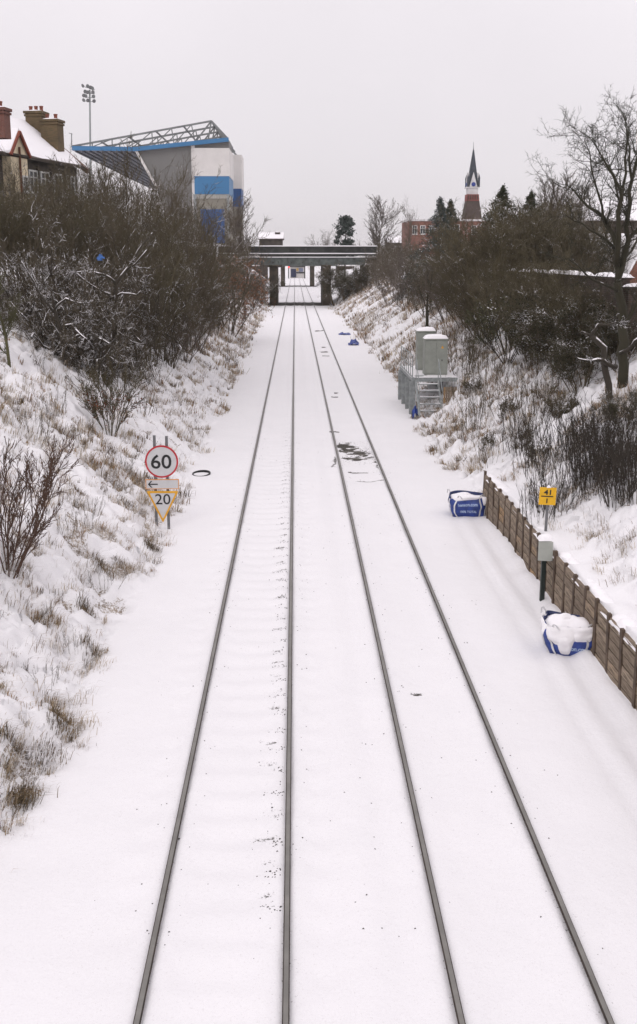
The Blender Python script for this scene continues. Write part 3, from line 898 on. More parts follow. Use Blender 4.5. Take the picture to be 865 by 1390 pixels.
# old board panel leaning by the steps
p = onground(611, 545)
pb = thing('board_panel', p, 'weathered brown slatted panel leaning beside the platform steps', 'wooden panel')
for i in range(6):
    MB().box((p.x - .28 + i * .11, p.y, p.z + .3 + .03 * (i % 2)), (.09, .04, .8)).build('slat', M['board'], pb)
for z in (.12, .5):
    MB().box((p.x, p.y + .04, p.z + z), (.68, .035, .08)).build('cross_rail', M['board'], pb)

# ------------------------------------------------------------------ bridges over the line
def bridge(Y, deep, x0px, x1px, pier_px, ys, label, wing):
    X0 = W(x0px, 340, Y).x; X1 = W(x1px, 340, Y).x
    zs = [W(400, y, Y).z for y in ys]         # parapet top, parapet foot, ledge, girder top, girder foot
    t = thing('road_bridge', ((X0 + X1) / 2, Y, 0), label, 'bridge', 'bridges over the railway')
    for y0, s in ((Y, 1), (Y + deep - .7, -1)):
        MB().box(((X0 + X1) / 2, y0 + .35, (zs[3] + zs[4]) / 2), (X1 - X0 - 4, .7, zs[3] - zs[4])).build('girder', M['girder'], t)
        n = int((X1 - X0 - 4) / 3)
        mb = MB()
        for i in range(n + 1):
            mb.box((X0 + 2.2 + i * (X1 - X0 - 4.4) / n, y0 - .06 if s > 0 else y0 + .76, (zs[3] + zs[4]) / 2), (.18, .12, zs[3] - zs[4] - .1))
        mb.build('stiffener', M['girder'], t)['kind'] = 'stuff'
        MB().box(((X0 + X1) / 2, y0 + .30 + s * .15, zs[2] + .02), (X1 - X0, 1.0, .26)).build('ledge', M['girder_dark'], t)
        MB().box(((X0 + X1) / 2, y0 + .5 + s * .3, (zs[0] + zs[1]) / 2), (X1 - X0, .45, zs[0] - zs[1])).build('parapet', M['girder_dark'], t)
        MB().box(((X0 + X1) / 2, y0 + .5 + s * .3, zs[0] + .09), (X1 - X0 - .1, .55, .17)).build('coping_snow', M['snow'], t, bevel=.05)
        MB().box(((X0 + X1) / 2, y0 - .02 + s * .1, zs[1] - .16), (X1 - X0 - .3, .7, .16)).build('ledge_snow', M['snow'], t, bevel=.04)
        MB().box(((X0 + X1) / 2, y0 + .2, zs[3] + .06), (X1 - X0 - 4.1, .75, .14)).build('ledge_snow', M['snow'], t, bevel=.04)
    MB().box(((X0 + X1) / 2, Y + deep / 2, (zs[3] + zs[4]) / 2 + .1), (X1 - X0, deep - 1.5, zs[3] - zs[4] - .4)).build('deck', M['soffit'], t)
    for a, b in pier_px:
        xa, xb = W(a, 400, Y).x, W(b, 400, Y).x
        pr = MB().box(((xa + xb) / 2, Y + deep / 2, (zs[4] - .6) / 2), (xb - xa, deep - .6, zs[4] + .55)).build('pier', M['pier'], t)
        MB().box(((xa + xb) / 2, Y + .15, zs[4] - .09), (xb - xa + .3, .9, .18)).build('bearing', M['pier'], pr)
    for x, s in ((X0 + 2.2, -1), (X1 - 2.2, 1)):
        MB().box((x + s * 2.5, Y + deep / 2, zs[4] / 2), (5, deep - .8, zs[4])).build('abutment', M['brick_dark'], t)
    return t
bridge(177, 11, 296, 512, ((366, 377), (437.8, 449.4)), (334.6, 342.8, 346, 349.6, 359.6), 'dark girder road bridge with snow lined ledges across the cutting', 1)
bridge(299.5, 9, 352, 468, ((381.5, 387), (421.3, 427)), (344, 350, 353, 355, 361.2), 'farther dark bridge seen through the opening of the nearer one', 1)
# beyond the second bridge
b3 = thing('end_portal', (2, 430, 0), 'thin dark frame spanning the line far beyond both bridges', 'frame')
zt = W(400, 361.2, 430).z
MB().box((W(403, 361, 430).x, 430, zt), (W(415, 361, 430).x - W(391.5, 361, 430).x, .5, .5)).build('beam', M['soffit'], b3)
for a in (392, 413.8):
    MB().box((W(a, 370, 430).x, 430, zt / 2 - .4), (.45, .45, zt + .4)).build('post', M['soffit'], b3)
fs_ = thing('far_building', (2, 436, 0), 'small white and dark blue fronted building where the tracks vanish', 'building')
def wb(name, x0, x1, y0, y1, Y, mat, par, th=.5):
    a, b = W(x0, y1, Y), W(x1, y0, Y)
    return MB().box(((a.x + b.x) / 2, Y + th / 2, (a.z + b.z) / 2), (b.x - a.x, th, b.z - a.z)).build(name, mat, par)
wb('wall', 394, 413.5, 362.3, 377.5, 436, M['white_clad'], fs_, 6)
wb('door', 395, 402, 365, 376.2, 435.6, plain('navy_door', (.018, .024, .07), .6), fs_, .39)
wb('sign_panel', 402.5, 405.5, 364, 367.8, 435.7, plain('ochre_panel', (.5, .33, .12), .6), fs_, .29)
wb('window', 406, 411.5, 364, 369, 435.7, plain('dull_blue_window', (.16, .18, .27), .4), fs_, .29)
wb('band', 402.2, 413.3, 369.4, 371, 435.65, M['soffit'], fs_, .34)
wb('roof', 393, 414.5, 361.7, 362.2, 435.3, M['soffit'], fs_, 7)
# red signal lamp
sp_ = W(392.3, 370, 410)
sg = thing('railway_signal', (sp_.x, 410, 0), 'tiny red lit signal on a post far down the line', 'signal')
MB().tube([(sp_.x, 410, -.3), (sp_.x, 410, W(392, 361.5, 410).z)], .09, 8).build('post', M['galv'], sg)
hc = W(392.3, 362.4, 409.9)
hd = MB().box(hc, (.6, .3, 1.2)).build('head', M['sign_black'], sg)
rl, t, p_ = new_mat('red_lamp'); p_.inputs['Base Color'].default_value = (.6, .01, .01, 1)
p_.inputs['Emission Color'].default_value = (1, .03, .02, 1); p_.inputs['Emission Strength'].default_value = 3
MB().lathe([(.28, 0), (.28, .1), (.1, .14)], 14).build('lamp', rl, hd, origin=(0, 0, 0))
lo = hd.children[0]; lo.rotation_euler = (R(90), 0, 0); lo.location = hc + Vector((0, -.16, -.1)) - WLOC[hd.name]

# ------------------------------------------------------------------ stadium stand
SYD = 228.0
sdm = thing('stadium_stand', (W(240, 320, SYD).x, SYD, 6), 'large stadium stand with blue and white end tower and open steel roof trusses', 'stadium stand')
def pts(lst, Y): return [W(a, b, Y) for a, b in lst]
DEP = 115
MB().prism(pts([(184, 202.5), (264, 194.8), (264, 330), (236, 330), (212, 252)], SYD), (0, 1.2, 0)).build('end_wall', M['grey_clad'], sdm)
MB().prism(pts([(264, 193.5), (311, 190), (311, 202), (264, 202)], SYD - .3), (0, 10, 0)).build('upper_wall', M['grey_clad'], sdm)
wb('white_panel', 264.3, 311.3, 201, 239, SYD - .8, M['white_clad'], sdm, 15)
wb('blue_panel', 264.5, 311.1, 239, 263.5, SYD - .75, M['blue_clad'], sdm, 15)
wb('pale_band', 265, 310.8, 263.5, 269.5, SYD - .6, plain('pale_band', (.33, .32, .29), .7), sdm, 14)
wb('beige_wall', 265, 310.6, 269.5, 330, SYD - .4, M['beige_clad'], sdm, 14)
wb('door_panel', 273.5, 304.5, 284, 330, SYD - .7, M['dkblue_clad'], sdm, .29)
for a, b in ((264.2, 266.4), (309.2, 311.2)):
    wb('column', a, b, 263.6, 330, SYD - .9, M['galv'], sdm, .5)
wb('column', 262.6, 264.2, 195, 330, SYD - .5, M['white_clad'], sdm, .5)
# second block standing back along the line
Y2 = SYD + 22
wb('rear_white_panel', 300, 328.0, 210, 256, Y2, M['white_clad'], sdm, 10)
wb('rear_blue_panel', 300, 327.8, 256, 280.5, Y2 + .05, M['dkblue_clad'], sdm, 10)
wb('rear_wall', 300, 327.6, 280.5, 332, Y2 + .1, M['beige_clad'], sdm, 10)
# roof: blue edge, lining below it and trusses above
edge = [(97.5, 201), (184, 202.2), (310.5, 189.2)]
e0 = pts(edge, SYD - 1.2)
for a, b in zip(e0[:-1], e0[1:]):
    MB().prism([a + Vector((0, 0, -.42)), b + Vector((0, 0, -.42)), b + Vector((0, 0, .42)), a + Vector((0, 0, .42))], (0, .4, 0)).build('roof_fascia', M['blue_clad'], sdm)
    MB().prism([a + Vector((0, .41, -.4)), b + Vector((0, .41, -.4)), b + Vector((0, .41, -.05)), a + Vector((0, .41, -.05))], (0, DEP if a.x < e0[1].x - 1 else 16, 0)).build('roof_panel', M['roof_under'], sdm)
n = 9
for i in range(n):
    q = (i + .5) / n
    a = e0[0].lerp(e0[1], q)
    MB().bar(a + Vector((0, .6, -.6)), a + Vector((0, DEP, -.6)), .3).build('roof_beam', M['roof_beam'], sdm)
MB().bar(W(184, 203, SYD - .6), W(214, 256, SYD - .6), .5).build('edge_column', M['white_clad'], sdm)
ap = W(287, 164.3, SYD)
for k in range(5):
    dy = Vector((0, k * 9.5, 0))
    tm = MB()
    L0, L1, RR = W(98.5, 198.5, SYD) + dy, ap + dy, W(308.5, 187.5, SYD) + dy
    mid = W(184, 201, SYD) + dy
    tm.bar(L0, L1, .36); tm.bar(L1, RR, .42); tm.bar(L0, mid, .26); tm.bar(mid, RR, .26)
    lowp = lambda q: L0.lerp(mid, q / .42) if q < .42 else mid.lerp(RR, (q - .42) / .58)
    for j in range(1, 7):
        q = j / 7
        u0 = L0.lerp(L1, q); tm.bar(u0, lowp(q * .93), .2)
        tm.bar(L0.lerp(L1, (j + 1) / 7 if j < 6 else 1), lowp(q * .93), .18)
    tm.bar(L1, lowp(.80), .3); tm.bar(L1, lowp(.88), .3)
    tm.build('roof_truss', M['truss'], sdm)
for q in (.0, .2, .4, .6, .8, 1.0):
    a = W(98.5, 198.5, SYD).lerp(ap, q)
    MB().bar(a, a + Vector((0, 38, 0)), .26).build('purlin', M['truss'], sdm)
a = W(97.3, 200, SYD - 1)
MB().tube([a, W(97.3, 181, SYD - 1)], .1, 6).bar(W(93.5, 180.5, SYD - 1), W(98.5, 182, SYD - 1), .12).build('roof_mast', M['truss'], sdm)

# floodlight mast
FY = 300.0
p = W(122.5, 320, FY)
fm = thing('floodlight_mast', (p.x, FY, 7), 'tall thin floodlight mast with a cluster of lamps left of the stand', 'floodlight')
tpz = W(122, 122, FY)
MB().tube([(p.x, FY, 6), (tpz.x, FY, tpz.z)], [.38, .22], 10).build('pole', M['galv'], fm)
rr = random.Random(2)
for j, yy in enumerate((120.5, 126, 131.5, 137)):
    a, b = W(113.5 + (j % 2), yy - (3 if j == 0 else 0), FY), W(129, yy + 1.5, FY)
    MB().bar(a, b, .16).build('crossbar', M['galv'], fm)
    for i in range(4):
        q = a.lerp(b, (i + .2) / 3.6)
        if i == 2 and j > 1: continue
        MB().lathe([(.16, 0), (.5, .35), (.52, .45), (.1, .5)], 10).build('lamp', M['truss'] if (i + j) % 2 else M['post_grey'], fm, origin=(0, 0, 0))
        o = fm.children[-1] if False else bpy.data.objects[COL.objects[-1].name]
        o.location = q + Vector((0, -.3, .3)) - WLOC[fm.name]
        o.rotation_euler = (R(100 + rr.uniform(-15, 15)), R(rr.uniform(-30, 30)), R(rr.uniform(-40, 60)))

# ------------------------------------------------------------------ houses
def window(par, c, wdt, h, u, nrm, name='window'):
    """framed window on a wall: u along the wall, nrm out of it"""
    u = Vector(u).normalized(); nrm = Vector(nrm).normalized(); A = Matrix((u, -nrm, Vector((0, 0, 1)))).transposed()
    c = Vector(c)
    f = MB()
    for s in (-1, 1):
        f.box(c + u * s * (wdt / 2 - .06) + nrm * .03, (.12, .14, h), M=A)
    f.box(c + Vector((0, 0, h / 2 - .06)) + nrm * .03, (wdt - .241, .14, .12), M=A).box(c - Vector((0, 0, h / 2 - .06)) + nrm * .03, (wdt - .241, .14, .12), M=A)
    f.box(c + nrm * .025, (.08, .12, h - .241), M=A).box(c + Vector((0, 0, h * .18)) + nrm * .02, (wdt - .242, .1, .07), M=A)
    w_ = f.build(name, M['frame_white'], par)
    MB().box(c, (wdt - .1, .06, h - .1), M=A).build('pane', M['glass'], w_)
    MB().box(c - Vector((0, 0, h / 2 + .06)) + nrm * .08, (wdt + .2, .24, .09), M=A).build('sill', M['frame_white'], w_)
    return w_
def chimney(par, c, sx, sy, h, rz, mat, npots):
    A = Matrix.Rotation(rz, 3, 'Z'); c = Vector(c)
    mb = MB().box(c + Vector((0, 0, h / 2)), (sx, sy, h), M=A).box(c + Vector((0, 0, h - .28)), (sx + .16, sy + .16, .14), M=A).box(c + Vector((0, 0, h - .06)), (sx + .24, sy + .24, .18), M=A)
    ch = mb.build('chimney', mat, par)
    for i in range(npots):
        q = c + A @ Vector(((i + .5) / npots * sx - sx / 2, 0, h + .03))
        MB().lathe([(.17, 0), (.13, .1), (.13, .3), (.16, .36), (.15, .42)], 10, q).build('chimney_pot', M['terracotta'], ch)
    MB().mound(c + Vector((0, 0, h + .03)), sx, sy, .12, n=8, rz=rz).build('snow_cap', M['snow'], ch, smooth=True)
    return ch
HY = 85.0
A0 = W(48, 172, HY); hd_ = R(17)
ua = Vector((math.sin(hd_), math.cos(hd_), 0)); na = Vector((math.cos(hd_), -math.sin(hd_), 0))
he = W(100, 229, HY - 1)
hw = 3.9; rise = A0.z - he.z
hs = thing('timbered_house', (A0.x, HY - 6, 8.5), 'old house with snowy roof, cream gable and mossy brick chimneys above the left bank', 'house')
Lh = 24.0
r0, r1 = A0, A0 - ua * Lh
el = lambda p, s: p + na * (hw * s) - Vector((0, 0, rise))
roof = MB()
roof.prism([r0, r1, el(r1, 1.04), el(r0, 1.04)], (0, 0, .16)).prism([r0, el(r0, -1.04), el(r1, -1.04), r1], (0, 0, .16)).build('roof', M['tile_dark'], hs)
ro = bpy.data.objects['roof'] if 'roof' in bpy.data.objects else None
up = Vector((0, 0, .165))
mb = MB(); nn = 16
for s in (1, -1):
    vs = []; fs = []
    for i in range(nn * 2 + 1):
        for j in range(nn + 1):
            q = (r0 - ua * .1).lerp(r1, i / (2 * nn)); e = el(q, s * 1.02); pnt = q.lerp(e, j / nn)
            vs.append(pnt + up + Vector((0, 0, .10 + .08 * float(vn(i * .6, j * .6, 3)) - .08 * (j / nn) ** 8)))
    for i in range(2 * nn):
        for j in range(nn):
            a = i * (nn + 1) + j; fs.append((a, a + 1, a + nn + 2, a + nn + 1))
    mb.add(vs, fs)
mb.build('roof_snow', M['snow'], hs, smooth=True)
wallb = el(r0, .92) ; 
body = MB()
pA, pB = el(r0, .93) - ua * .4, el(r1, .93)
qA, qB = el(r0, -.93) - ua * .4, el(r1, -.93)
gz = 8.0
body.add([(pA.x, pA.y, gz), (pB.x, pB.y, gz), (qB.x, qB.y, gz), (qA.x, qA.y, gz), pA, pB, qB, qA, r0 - ua * .4, r1],
         [(0, 1, 5, 4), (2, 3, 7, 6), (0, 4, 8, 7, 3), (1, 2, 6, 9, 5), (4, 5, 9, 8), (6, 7, 8, 9)])
body.build('wall', M['darkwall'], hs)
for s in (1, -1):
    MB().bar(r0 + Vector((0, 0, .0)) + ua * .08, el(r0, s * 1.12) + ua * .08 - Vector((0, 0, .25)), .34).build('bargeboard', M['brownboard'], hs)
MB().bar(el(r0, 1.08) + Vector((0, 0, .02)), el(r1, 1.08) + Vector((0, 0, .02)), .16).build('gutter', M['timber'], hs)
# windows under the eaves and timber posts between them
for k, dd in enumerate((1.6, 3.5, 5.4, 7.0)):
    c = el(r0, .93) - ua * dd - Vector((0, 0, 1.45)) + na * .05
    window(hs, c, 1.25, 1.6, ua, na)
    MB().box(c - ua * .95 + Vector((0, 0, -.1)) + na * .05, (.16, .2, 2.4), M=Matrix((ua, -na, Vector((0, 0, 1)))).transposed()).build('timber_post', M['timber'], hs)
MB().box(el(r0, .93) - ua * 3.3 - Vector((0, 0, 2.6)) + na * .3, (1.2, .7, .25), M=Matrix((ua, -na, Vector((0, 0, 1)))).transposed()).build('window_box', M['timber'], hs)
# cross gable
_d = ray(24, 181); gc = CAM + _d * (((A0 - CAM).dot(na) + hw * 1.1) / _d.dot(na))
gw, gr = 1.05, 1.35
gl, grt = gc - ua * gw - Vector((0, 0, gr)), gc + ua * gw - Vector((0, 0, gr))
gb = MB().prism([gl, grt, gc], -na * 3.2)
gb.prism([gl - Vector((0, 0, 6)), grt - Vector((0, 0, 6)), grt, gl], -na * 2.6).build('cross_gable', M['cream'], hs)
for e in (gl, grt):
    MB().bar(gc + na * .15 + Vector((0, 0, .12)), e + (e - gc) * .18 + na * .15 + Vector((0, 0, .1)), .17).build('bargeboard', M['redboard'], hs)
    ee = e + (e - gc) * .14
    MB().prism([gc + Vector((0, 0, .16)) + na * .1, ee + Vector((0, 0, .16)) + na * .1, ee + Vector((0, 0, .32)) + na * .1, gc + Vector((0, 0, .36)) + na * .1], -na * 3.5).build('gable_snow', M['snow'], hs)
MB().bar(gc + na * .08 - Vector((0, 0, .9)), gc + na * .08 - Vector((0, 0, 5)), .12).build('timber_post', M['brownboard'], hs)
MB().bar(gl + na * .08 - Vector((0, 0, .1)), grt + na * .08 - Vector((0, 0, .1)), .14).build('timber_post', M['timber'], hs)
window(hs, gc - Vector((0, 0, 3.3)) + ua * .5 + na * .04, .7, 1.1, ua, na)
# stacks: px box -> place
def stack(px0, px1, top, bot, Y, mat, pots, dep=.9):
    a, b = W(px0, bot, Y), W(px1, top, Y)
    chimney(hs, ((a.x + b.x) / 2, Y, a.z - 1.0), (b.x - a.x) * .9, dep, b.z - a.z + 1.0, R(-10), mat, pots)
stack(38, 62, 152.5, 176, HY - 1.0, M['brick_stack'], 3, 1.2)
stack(59, 83.5, 163.5, 200, HY - 2.0, M['brick_stack'], 2, 1.2)
stack(-8, 10.5, 147.5, 166, 70, brick_mat('stack_red_brick', (.20, .065, .042), (.15, .05, .035), (.2, .16, .14), 1, snow=.45), 1, .9)

def simple_house(name, x0, x1, ridge, eave, base_z, Y, depth, label, wmat, wins=(), overhang=.3, snow=True, gable_x=None, cat='house'):
    """house with its ridge across the view"""
    a, b = W(x0, eave, Y), W(x1, eave, Y); rz_ = W(x0, ridge, Y + depth / 2).z
    t = thing(name, ((a.x + b.x) / 2, Y + depth / 2, base_z), label, cat)
    ez = a.z
    MB().add([(a.x, Y, base_z), (b.x, Y, base_z), (b.x, Y + depth, base_z), (a.x, Y + depth, base_z), (a.x, Y, ez), (b.x, Y, ez), (b.x, Y + depth, ez), (a.x, Y + depth, ez),
              (a.x, Y + depth / 2, rz_), (b.x, Y + depth / 2, rz_)],
             [(0, 1, 5, 4), (2, 3, 7, 6), (1, 2, 6, 9, 5), (3, 0, 4, 8, 7), (4, 5, 9, 8), (6, 7, 8, 9)]).build('wall', wmat, t)
    for s in (1, -1):
        ym = Y + depth / 2; ye = Y - overhang if s > 0 else Y + depth + overhang
        sl = (rz_ - ez) / (depth / 2); zz = ez - overhang * sl
        p4 = [(a.x - .25, ym, rz_ + .05), (b.x + .25, ym, rz_ + .05), (b.x + .25, ye, zz + .05), (a.x - .25, ye, zz + .05)]
        MB().prism(p4, (0, 0, .14)).build('roof', M['tile_dark'], t)
        if snow: MB().prism([(x, y, z + .145) for x, y, z in p4], (0, 0, .16)).build('roof_snow', M['snow'], t, bevel=.04)
    for (wx, wy, ww, wh) in wins:
        c = W(wx, wy, Y); k = Y / F_PX
        window(t, c + Vector((0, -.02, 0)), ww * k, wh * k, (1, 0, 0), (0, -1, 0))
    return t
# flat roofed brick school building with the church behind
BY = 235.0
bk = thing('brick_building', (W(610, 320, BY).x, BY, 5), 'flat topped red brick building below the church spire', 'building')
wb('wall', 553.5, 668, 300, 352, BY, M['brick_red'], bk, 14)
wb('parapet', 552.5, 669, 297.6, 300.0, BY - .3, M['spire_stone'], bk, 14.5)
for wx, wy in ((620.5, 310.5), (643.5, 312), (563, 312), (574, 312), (586, 312), (664, 312)):
    window(bk, W(wx, wy, BY) + Vector((0, -.02, 0)), 1.15, 1.9, (1, 0, 0), (0, -1, 0))
for x in (558, 606, 632, 655):
    wb('pilaster', x - 1.2, x + 1.2, 300.2, 352, BY - .35, M['brick_red'], bk, .34)
# church
CHY = 262.0
cxp = 641.0
ch = thing('church_spire', (W(cxp, 300, CHY).x, CHY, 5), 'brick church tower with slate spire, white gablets and blue clock', 'church')
def ring4(x0, x1, y, rot=0):
    a, b = W(x0, y, CHY), W(x1, y, CHY); h = (b.x - a.x) / 2; c = (a + b) / 2
    return [Vector((c.x + sx * h, CHY + sy * h, c.z)) for sx, sy in ((-1, -1), (1, -1), (1, 1), (-1, 1))]
def frus(name, a, b, mat):
    MB().add(a + b, [(0, 1, 5, 4), (1, 2, 6, 5), (2, 3, 7, 6), (3, 0, 4, 7), (3, 2, 1, 0), (4, 5, 6, 7)]).build(name, mat, ch)
frus('tower', ring4(628, 653, 352), ring4(628.2, 652.5, 297.5), M['brick_red'])
frus('sloped_stage', ring4(628.3, 652.2, 297.4), ring4(632.2, 649.4, 273.2), M['tile_dark'])
frus('red_stage', ring4(632, 649.3, 273.1), ring4(632.6, 648.8, 264.2), M['spire_red'])
frus('white_stage', ring4(634, 648, 264.1), ring4(634, 648, 255.6), M['spire_stone'])
frus('cornice', ring4(632, 650, 255.5), ring4(632, 650, 254.2), M['spire_stone'])
frus('spire', ring4(634.2, 648.6, 254.1), ring4(642.2, 643.6, 203), M['slate'])
frus('finial', ring4(642.5, 643.3, 203), ring4(642.8, 643.1, 192.5), M['post_grey'])
k = CHY / F_PX
c0 = W(641.4, 254, CHY); hb_ = 7.3 * k
zg = lambda y: W(641, y, CHY).z
for nv in (Vector((0, -1, 0)), Vector((1, 0, 0)), Vector((-1, 0, 0)), Vector((0, 1, 0))):
    u = Vector((-nv.y, nv.x, 0)); base = Vector((c0.x, CHY, 0)) + nv * hb_
    tri_ = lambda y0, y1, hw_, off: [base + nv * off + u * (-hw_) + Vector((0, 0, zg(y0))), base + nv * off + u * hw_ + Vector((0, 0, zg(y0))), base + nv * off + Vector((0, 0, zg(y1)))]
    gb = MB().prism(tri_(253.9, 234.5, 5.1 * k, .12), -nv * 2.2).build('gablet', M['spire_stone'], ch)
    m_ = MB(); cz_ = zg(250.8)
    ringp = [base + nv * .14 + u * (2.7 * k * math.cos(i * math.pi / 10)) + Vector((0, 0, cz_ + 2.7 * k * math.sin(i * math.pi / 10))) for i in range(20)]
    m_.prism(ringp, nv * .12).build('clock', M['clock_blue'], gb)
    MB().prism([base - nv * .85 + u * (-1.5 * k) + Vector((0, 0, zg(227))), base - nv * .85 + u * 1.5 * k + Vector((0, 0, zg(227))), base - nv * .85 + Vector((0, 0, zg(219.5)))], -nv * .6).build('lucarne', M['spire_stone'], ch)
for sx, sy in ((-1, -1), (1, -1), (1, 1), (-1, 1)):
    q = Vector((c0.x + sx * hb_, CHY + sy * hb_, 0))
    MB().box(q + Vector((0, 0, (zg(254) + zg(243)) / 2)), (.42, .42, zg(243) - zg(254))).add(
        [q + Vector((-.25, -.25, zg(243))), q + Vector((.25, -.25, zg(243))), q + Vector((.25, .25, zg(243))), q + Vector((-.25, .25, zg(243))), q + Vector((0, 0, zg(236.5)))],
        [(0, 1, 4), (1, 2, 4), (2, 3, 4), (3, 0, 4)]).build('pinnacle', M['slate'], ch)
frus('blue_band', ring4(636.0, 647.0, 246.3), ring4(636.4, 646.6, 243.2), plain('blue_band', (.06, .12, .32), .6))
for i in range(5):
    a = W(634.2 + i * 3.1, 268.5, CHY)
    MB().box((a.x, CHY - 8.6 * k - .1, a.z), (1.2 * k, .12, 5.6 * k)).build('arch_panel', M['brick_dark'], ch)
# low roof beyond the bridge on the left
simple_house('low_building', 352, 383.5, 318, 325, 6, 205, 8, 'low building with snow on its roof just beyond the bridge on the left', M['darkwall'], cat='building')
simple_house('low_house', 527, 552, 322.5, 330, 6.5, 290, 8, 'snow roofed low house between the bare tree and the brick building', M['darkwall'])
lb = [o for o in bpy.data.objects if o.name == 'low_building'][0]
chimney(lb, W(377, 322, 208) - Vector((0, 0, .2)), .8, .8, 1.1, 0, M['brick_dark'], 0)
# terraced houses on the right, behind the bare tree
simple_house('terraced_house', 803, 900, 322, 343, 5.0, 92, 8, 'brick house with snowy roof and white windows behind the big bare tree', M['brick_red'], ((822, 352, 6.5, 11), (831.5, 352, 6.5, 11), (850, 352, 6.5, 11)))
simple_house('terraced_house', 762, 900, 276, 300, 5.0, 140, 10, 'farther long snow roofed house half hidden by twigs, above the brick house', M['brick_dark'], ((780, 312, 5, 8), (795, 312, 5, 8), (815, 312, 5, 8)))
gh = thing('brick_gable', (W(862, 380, 60).x, 62, 4.6), 'orange brick gable end at the right edge behind the bare tree', 'house')
ga_, gb_, gc_ = W(853, 372, 58), W(885, 372, 58), W(872, 338, 58)
MB().prism([(ga_.x, 58, 4.4), (gb_.x, 58, 4.4), gb_, gc_, ga_], (0, 6, 0)).build('wall', M['brick_red'], gh)
for e in (ga_, gb_):
    MB().prism([gc_ + Vector((0, -.2, .05)), e + (e - gc_) * .1 + Vector((0, -.2, .05)), e + (e - gc_) * .1 + Vector((0, -.2, .3)), gc_ + Vector((0, -.2, .35))], (0, 6.4, 0)).build('roof_snow', M['snow'], gh)
# garden wall along the top of the right bank
gwl = thing('garden_wall', (12.9, 52, 4), 'long dark brick wall with snowy coping along the top of the right bank', 'wall')
def wl(x0, y0, x1, y1, z0, z1, seed):
    d_ = Vector((x1 - x0, y1 - y0, 0)); L = d_.length; A = Matrix.Rotation(math.atan2(d_.y, d_.x), 3, 'Z')
    c = Vector(((x0 + x1) / 2, (y0 + y1) / 2, 0))
    MB().box(c + Vector((0, 0, (z0 + z1) / 2)), (L, .26, z1 - z0), M=A).build('wall', M['brick_dark'], gwl)
    MB().box(c + Vector((0, 0, z1 + .05)), (L, .36, .10), M=A).build('coping', M['brick_dark'], gwl)
    mb = MB(); n_ = int(L / .9)
    for i in range(n_):
        q = Vector((x0, y0, 0)).lerp(Vector((x1, y1, 0)), (i + .5) / n_)
        if random.Random(seed + i).random() < .62:
            mb.mound(q + Vector((0, 0, z1 + .09)), 1.5, .44, .15, seed=i + seed, n=8, rz=math.atan2(d_.y, d_.x))
    mb.build('coping_snow', M['snow'], gwl, smooth=True)
wl(12.4, 39, 13.0, 78, 3.6, 6.78, 1)
wl(12.43, 38.8, 22, 37.2, 3.6, 6.45, 60)

# ------------------------------------------------------------------ plants
def grow(rg, base, d0, length, r, level, S, out):
    n = S['seg'][level]; step = length / n
    px_, py_, pz_ = base; dx, dy, dz = d0
    wob = S['wob'][level]; tr_ = S['trop'][level]; tip = S['tip'][level]
    for i in range(n):
        dx += rg.gauss(0, wob); dy += rg.gauss(0, wob); dz += rg.gauss(0, wob) + tr_
        l = math.sqrt(dx * dx + dy * dy + dz * dz); dx /= l; dy /= l; dz /= l
        qx, qy, qz = px_ + dx * step, py_ + dy * step, pz_ + dz * step
        ra = r * (1 - i / n * (1 - tip)); rb = r * (1 - (i + 1) / n * (1 - tip))
        out.append((px_, py_, pz_, qx, qy, qz, ra, rb, level))
        if level < S['max'] and (i + 1) / n > S['from'][level]:
            k = S['nch'][level] / (n * (1 - S['from'][level]))
            m = int(k) + (1 if rg.random() < k - int(k) else 0)
            for _ in range(m):
                ang = S['ang'][level] * rg.uniform(.6, 1.35); az = rg.uniform(0, 6.283)
                # any vector square to d
                if abs(dz) < .9: ax, ay, az_ = dy, -dx, 0.0
                else: ax, ay, az_ = 0.0, dz, -dy
                l2 = math.sqrt(ax * ax + ay * ay + az_ * az_); ax /= l2; ay /= l2; az_ /= l2
                bx_, by_, bz_ = dy * az_ - dz * ay, dz * ax - dx * az_, dx * ay - dy * ax
                ca_, sa_ = math.cos(az) * math.sin(ang), math.sin(az) * math.sin(ang); co_ = math.cos(ang)
                nd_ = (dx * co_ + ax * ca_ + bx_ * sa_, dy * co_ + ay * ca_ + by_ * sa_, dz * co_ + az_ * ca_ + bz_ * sa_)
                f = rg.uniform(0, 1)
                bp = (px_ + (qx - px_) * f, py_ + (qy - py_) * f, pz_ + (qz - pz_) * f)
                grow(rg, bp, nd_, length * S['lr'][level] * rg.uniform(.6, 1.2) * (1 - .35 * i / n), max(rb * S['rr'][level], S['rmin']), level + 1, S, out)
        px_, py_, pz_ = qx, qy, qz
def seg_mesh(name, segs, n, mat):
    if len(segs) == 0:
        segs = [(0, 0, -.1, 0, 0, -.05, .01, .01, 0)]
    a = np.array(segs, float); P, Q = a[:, :3], a[:, 3:6]; ra, rb = a[:, 6], a[:, 7]
    t = Q - P; t /= np.maximum(np.linalg.norm(t, axis=1, keepdims=True), 1e-9)
    ref = np.where(np.abs(t[:, 2:3]) < .9, np.array([[0, 0, 1.]]), np.array([[1., 0, 0]]))
    u = np.cross(t, ref); u /= np.linalg.norm(u, axis=1, keepdims=True); v = np.cross(t, u)
    Vv = []
    for k in range(n):
        an = 2 * math.pi * k / n + .5
        o = u * math.cos(an) + v * math.sin(an)
        Vv.append(P + o * ra[:, None]); Vv.append(Q + o * rb[:, None])
    Vv = np.stack(Vv, 1).reshape(-1, 3)
    f = np.array([[2 * k, 2 * ((k + 1) % n), 2 * ((k + 1) % n) + 1, 2 * k + 1] for k in range(n)])
    Ff = (f[None] + 2 * n * np.arange(len(a))[:, None, None]).reshape(-1, 4)
    return np_mesh(name, Vv, Ff, mat)
